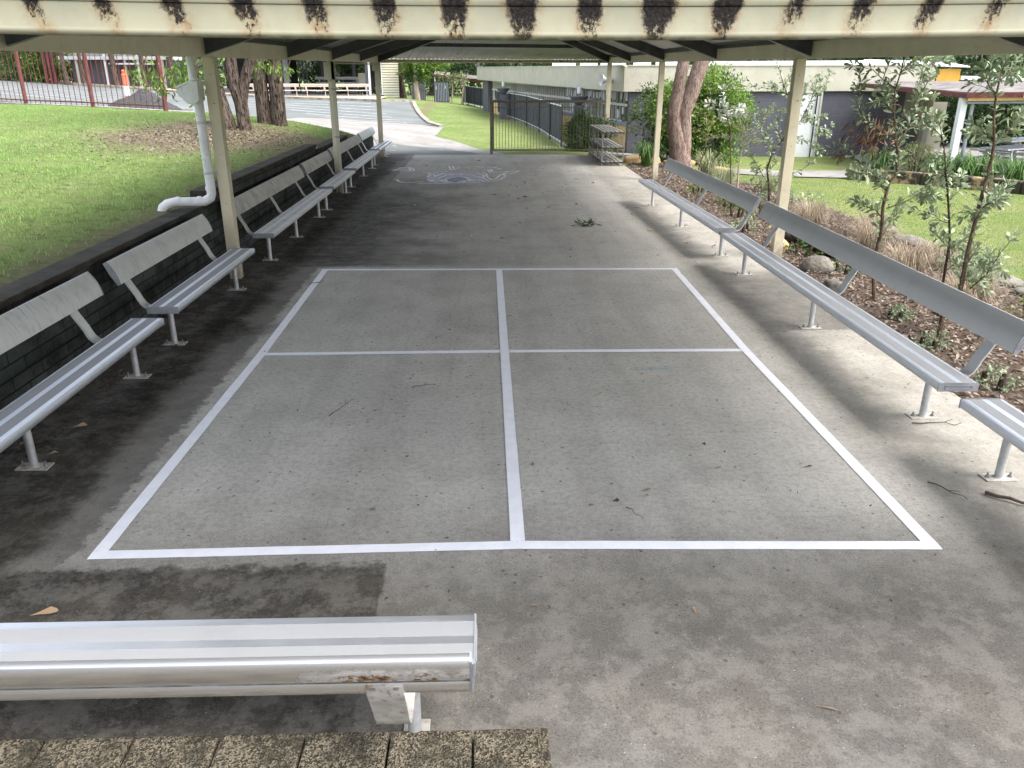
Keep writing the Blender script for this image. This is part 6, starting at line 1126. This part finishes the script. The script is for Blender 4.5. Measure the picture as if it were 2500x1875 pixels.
twig(-1.17, 5.35, .34, 1.2, .003, 'forked dark twig in the nearer wall side square of the court'); twig(.78, 4.0, .16, -1.1, .003, 'short reddish twig in the nearer garden side square'); twig(2.68, 4.25, .26, -1.1, .004, 'thin black twig outside the garden side court line'); twig(2.95, 4.1, .38, -.75, .012, 'thick crooked black stick near the picture edge', 2); twig(-1.09, 2.56, .1, -.4, .005, 'small pale twig between the bench and the pavers'); twig(3.02, 5.12, .34, -.15, .005, 'bundle of dry twigs at a garden bench foot', 2); twig(-.62, 5.9, .2, .3, .003, 'hooked dark twig near the middle of the wall side square'); twig(-2.1, 9.2, .2, .8, .004, 'twig near the far wall side court corner')
# leafy sprig on the floor
t = thing('leafy_sprig', 'fallen green leafy sprig on the floor beyond the court', 'sprig', (1.45, 12.95, 0)); m = MB(); m.tube([(0, 0, .02), (.15, .05, .05), (.32, .02, .03)], [.005, .004, .002], 5); m.build('stem', 'twig', t)
c = np.array([[.32*k/40, .03*math.sin(k), .03] for k in range(40)]); d = rng.normal(size=(40, 3))*[1, 1, .4]; leaves('foliage', leafset(c, d, .13, .02), 'leafdark', t)
# lawn blades
def lawn(name, poly, n, mat, hgt, w, label, dens=None):
    q = scatter(poly, n)
    if dens is not None: q = q[rng.uniform(size=len(q)) < dens(q)]
    z = _gz(q); c = np.stack([q[:, 0], q[:, 1], z-.004], 1); V = bladeset(c, hgt*rng.uniform(.5, 1.3, len(q)), w*rng.uniform(.7, 1.4, len(q)), rng.uniform(.1, .9, len(q)))
    return tag(fastmesh(name, V, 5, mat, tris=BLADE_T), label, 'grass', kind='stuff')
def dl(q):
    r = np.sqrt(((q[:, 0]+5.7)/2.5)**2+((q[:, 1]-17.6)/4.0)**2)+.25*np.sin(q[:, 0]*2.1)*np.sin(q[:, 1]*1.7); e = np.clip((r-.65)/.4, .06, 1); edge = np.clip((-3.68-q[:, 0])/.3, .08, 1)
    pn = .55+.45*np.sin(q[:, 0]*3.1+np.sin(q[:, 1]*2.3)*2)*np.sin(q[:, 1]*2.7+q[:, 0]); return e*edge*np.clip(pn+.35, .25, 1)
lawn('lawn_grass', [(-3.66, 5), (-3.66, 25), (-8, 27), (-9.6, 26), (-16, 30.5), (-16, 22), (-9, 10), (-6, 5)], 230000, 'blade', .042, .006, 'green lawn grass above the block wall', dl)
lawn('garden_lawn_grass', [(6.95, 8), (6.85, 16), (6.0, 21.7), (8.6, 21.6), (10.2, 20.6), (11.4, 19.4), (12.8, 17.2), (13, 8)], 110000, 'bladeR', .03, .006, 'pale green lawn grass beyond the sapling bed')

# ------------------------------------------------------------------ light
w = bpy.data.worlds.new('World'); bpy.context.scene.world = w; w.use_nodes = True; nt = w.node_tree; nt.nodes.clear()
sky = nt.nodes.new('ShaderNodeTexSky'); sky.sky_type = 'NISHITA'; sky.sun_disc = False; SE, SA = math.radians(55), math.radians(112)
sky.sun_elevation = SE; sky.sun_rotation = SA; sky.air_density = 1.0; sky.dust_density = 4.0; sky.ozone_density = 1.0
hs = nt.nodes.new('ShaderNodeHueSaturation'); hs.inputs['Saturation'].default_value = .42
bg = nt.nodes.new('ShaderNodeBackground'); bg.inputs['Strength'].default_value = .15; out = nt.nodes.new('ShaderNodeOutputWorld')
nt.links.new(sky.outputs[0], hs.inputs['Color']); nt.links.new(hs.outputs[0], bg.inputs[0]); nt.links.new(bg.outputs[0], out.inputs[0])
sl = bpy.data.lights.new('sun', 'SUN'); sl.energy = .75; sl.angle = math.radians(30); sl.color = (1, .96, .9); so = bpy.data.objects.new('sun', sl); C.objects.link(so)
sd_ = Vector((math.sin(SA)*math.cos(SE), math.cos(SA)*math.cos(SE), math.sin(SE))); so.rotation_euler = sd_.to_track_quat('Z', 'Y').to_euler(); so.location = (0, 0, 30)
sc = bpy.context.scene; sc.view_settings.view_transform = 'Standard'; sc.view_settings.look = 'None'; sc.view_settings.exposure = 2.0; sc.view_settings.gamma = 1
sc.cycles.max_bounces = 8; sc.cycles.diffuse_bounces = 4; sc.cycles.glossy_bounces = 3; sc.cycles.transparent_max_bounces = 6; sc.cycles.use_denoising = True; sc.cycles.sample_clamp_indirect = 6
sc.render.film_transparent = False
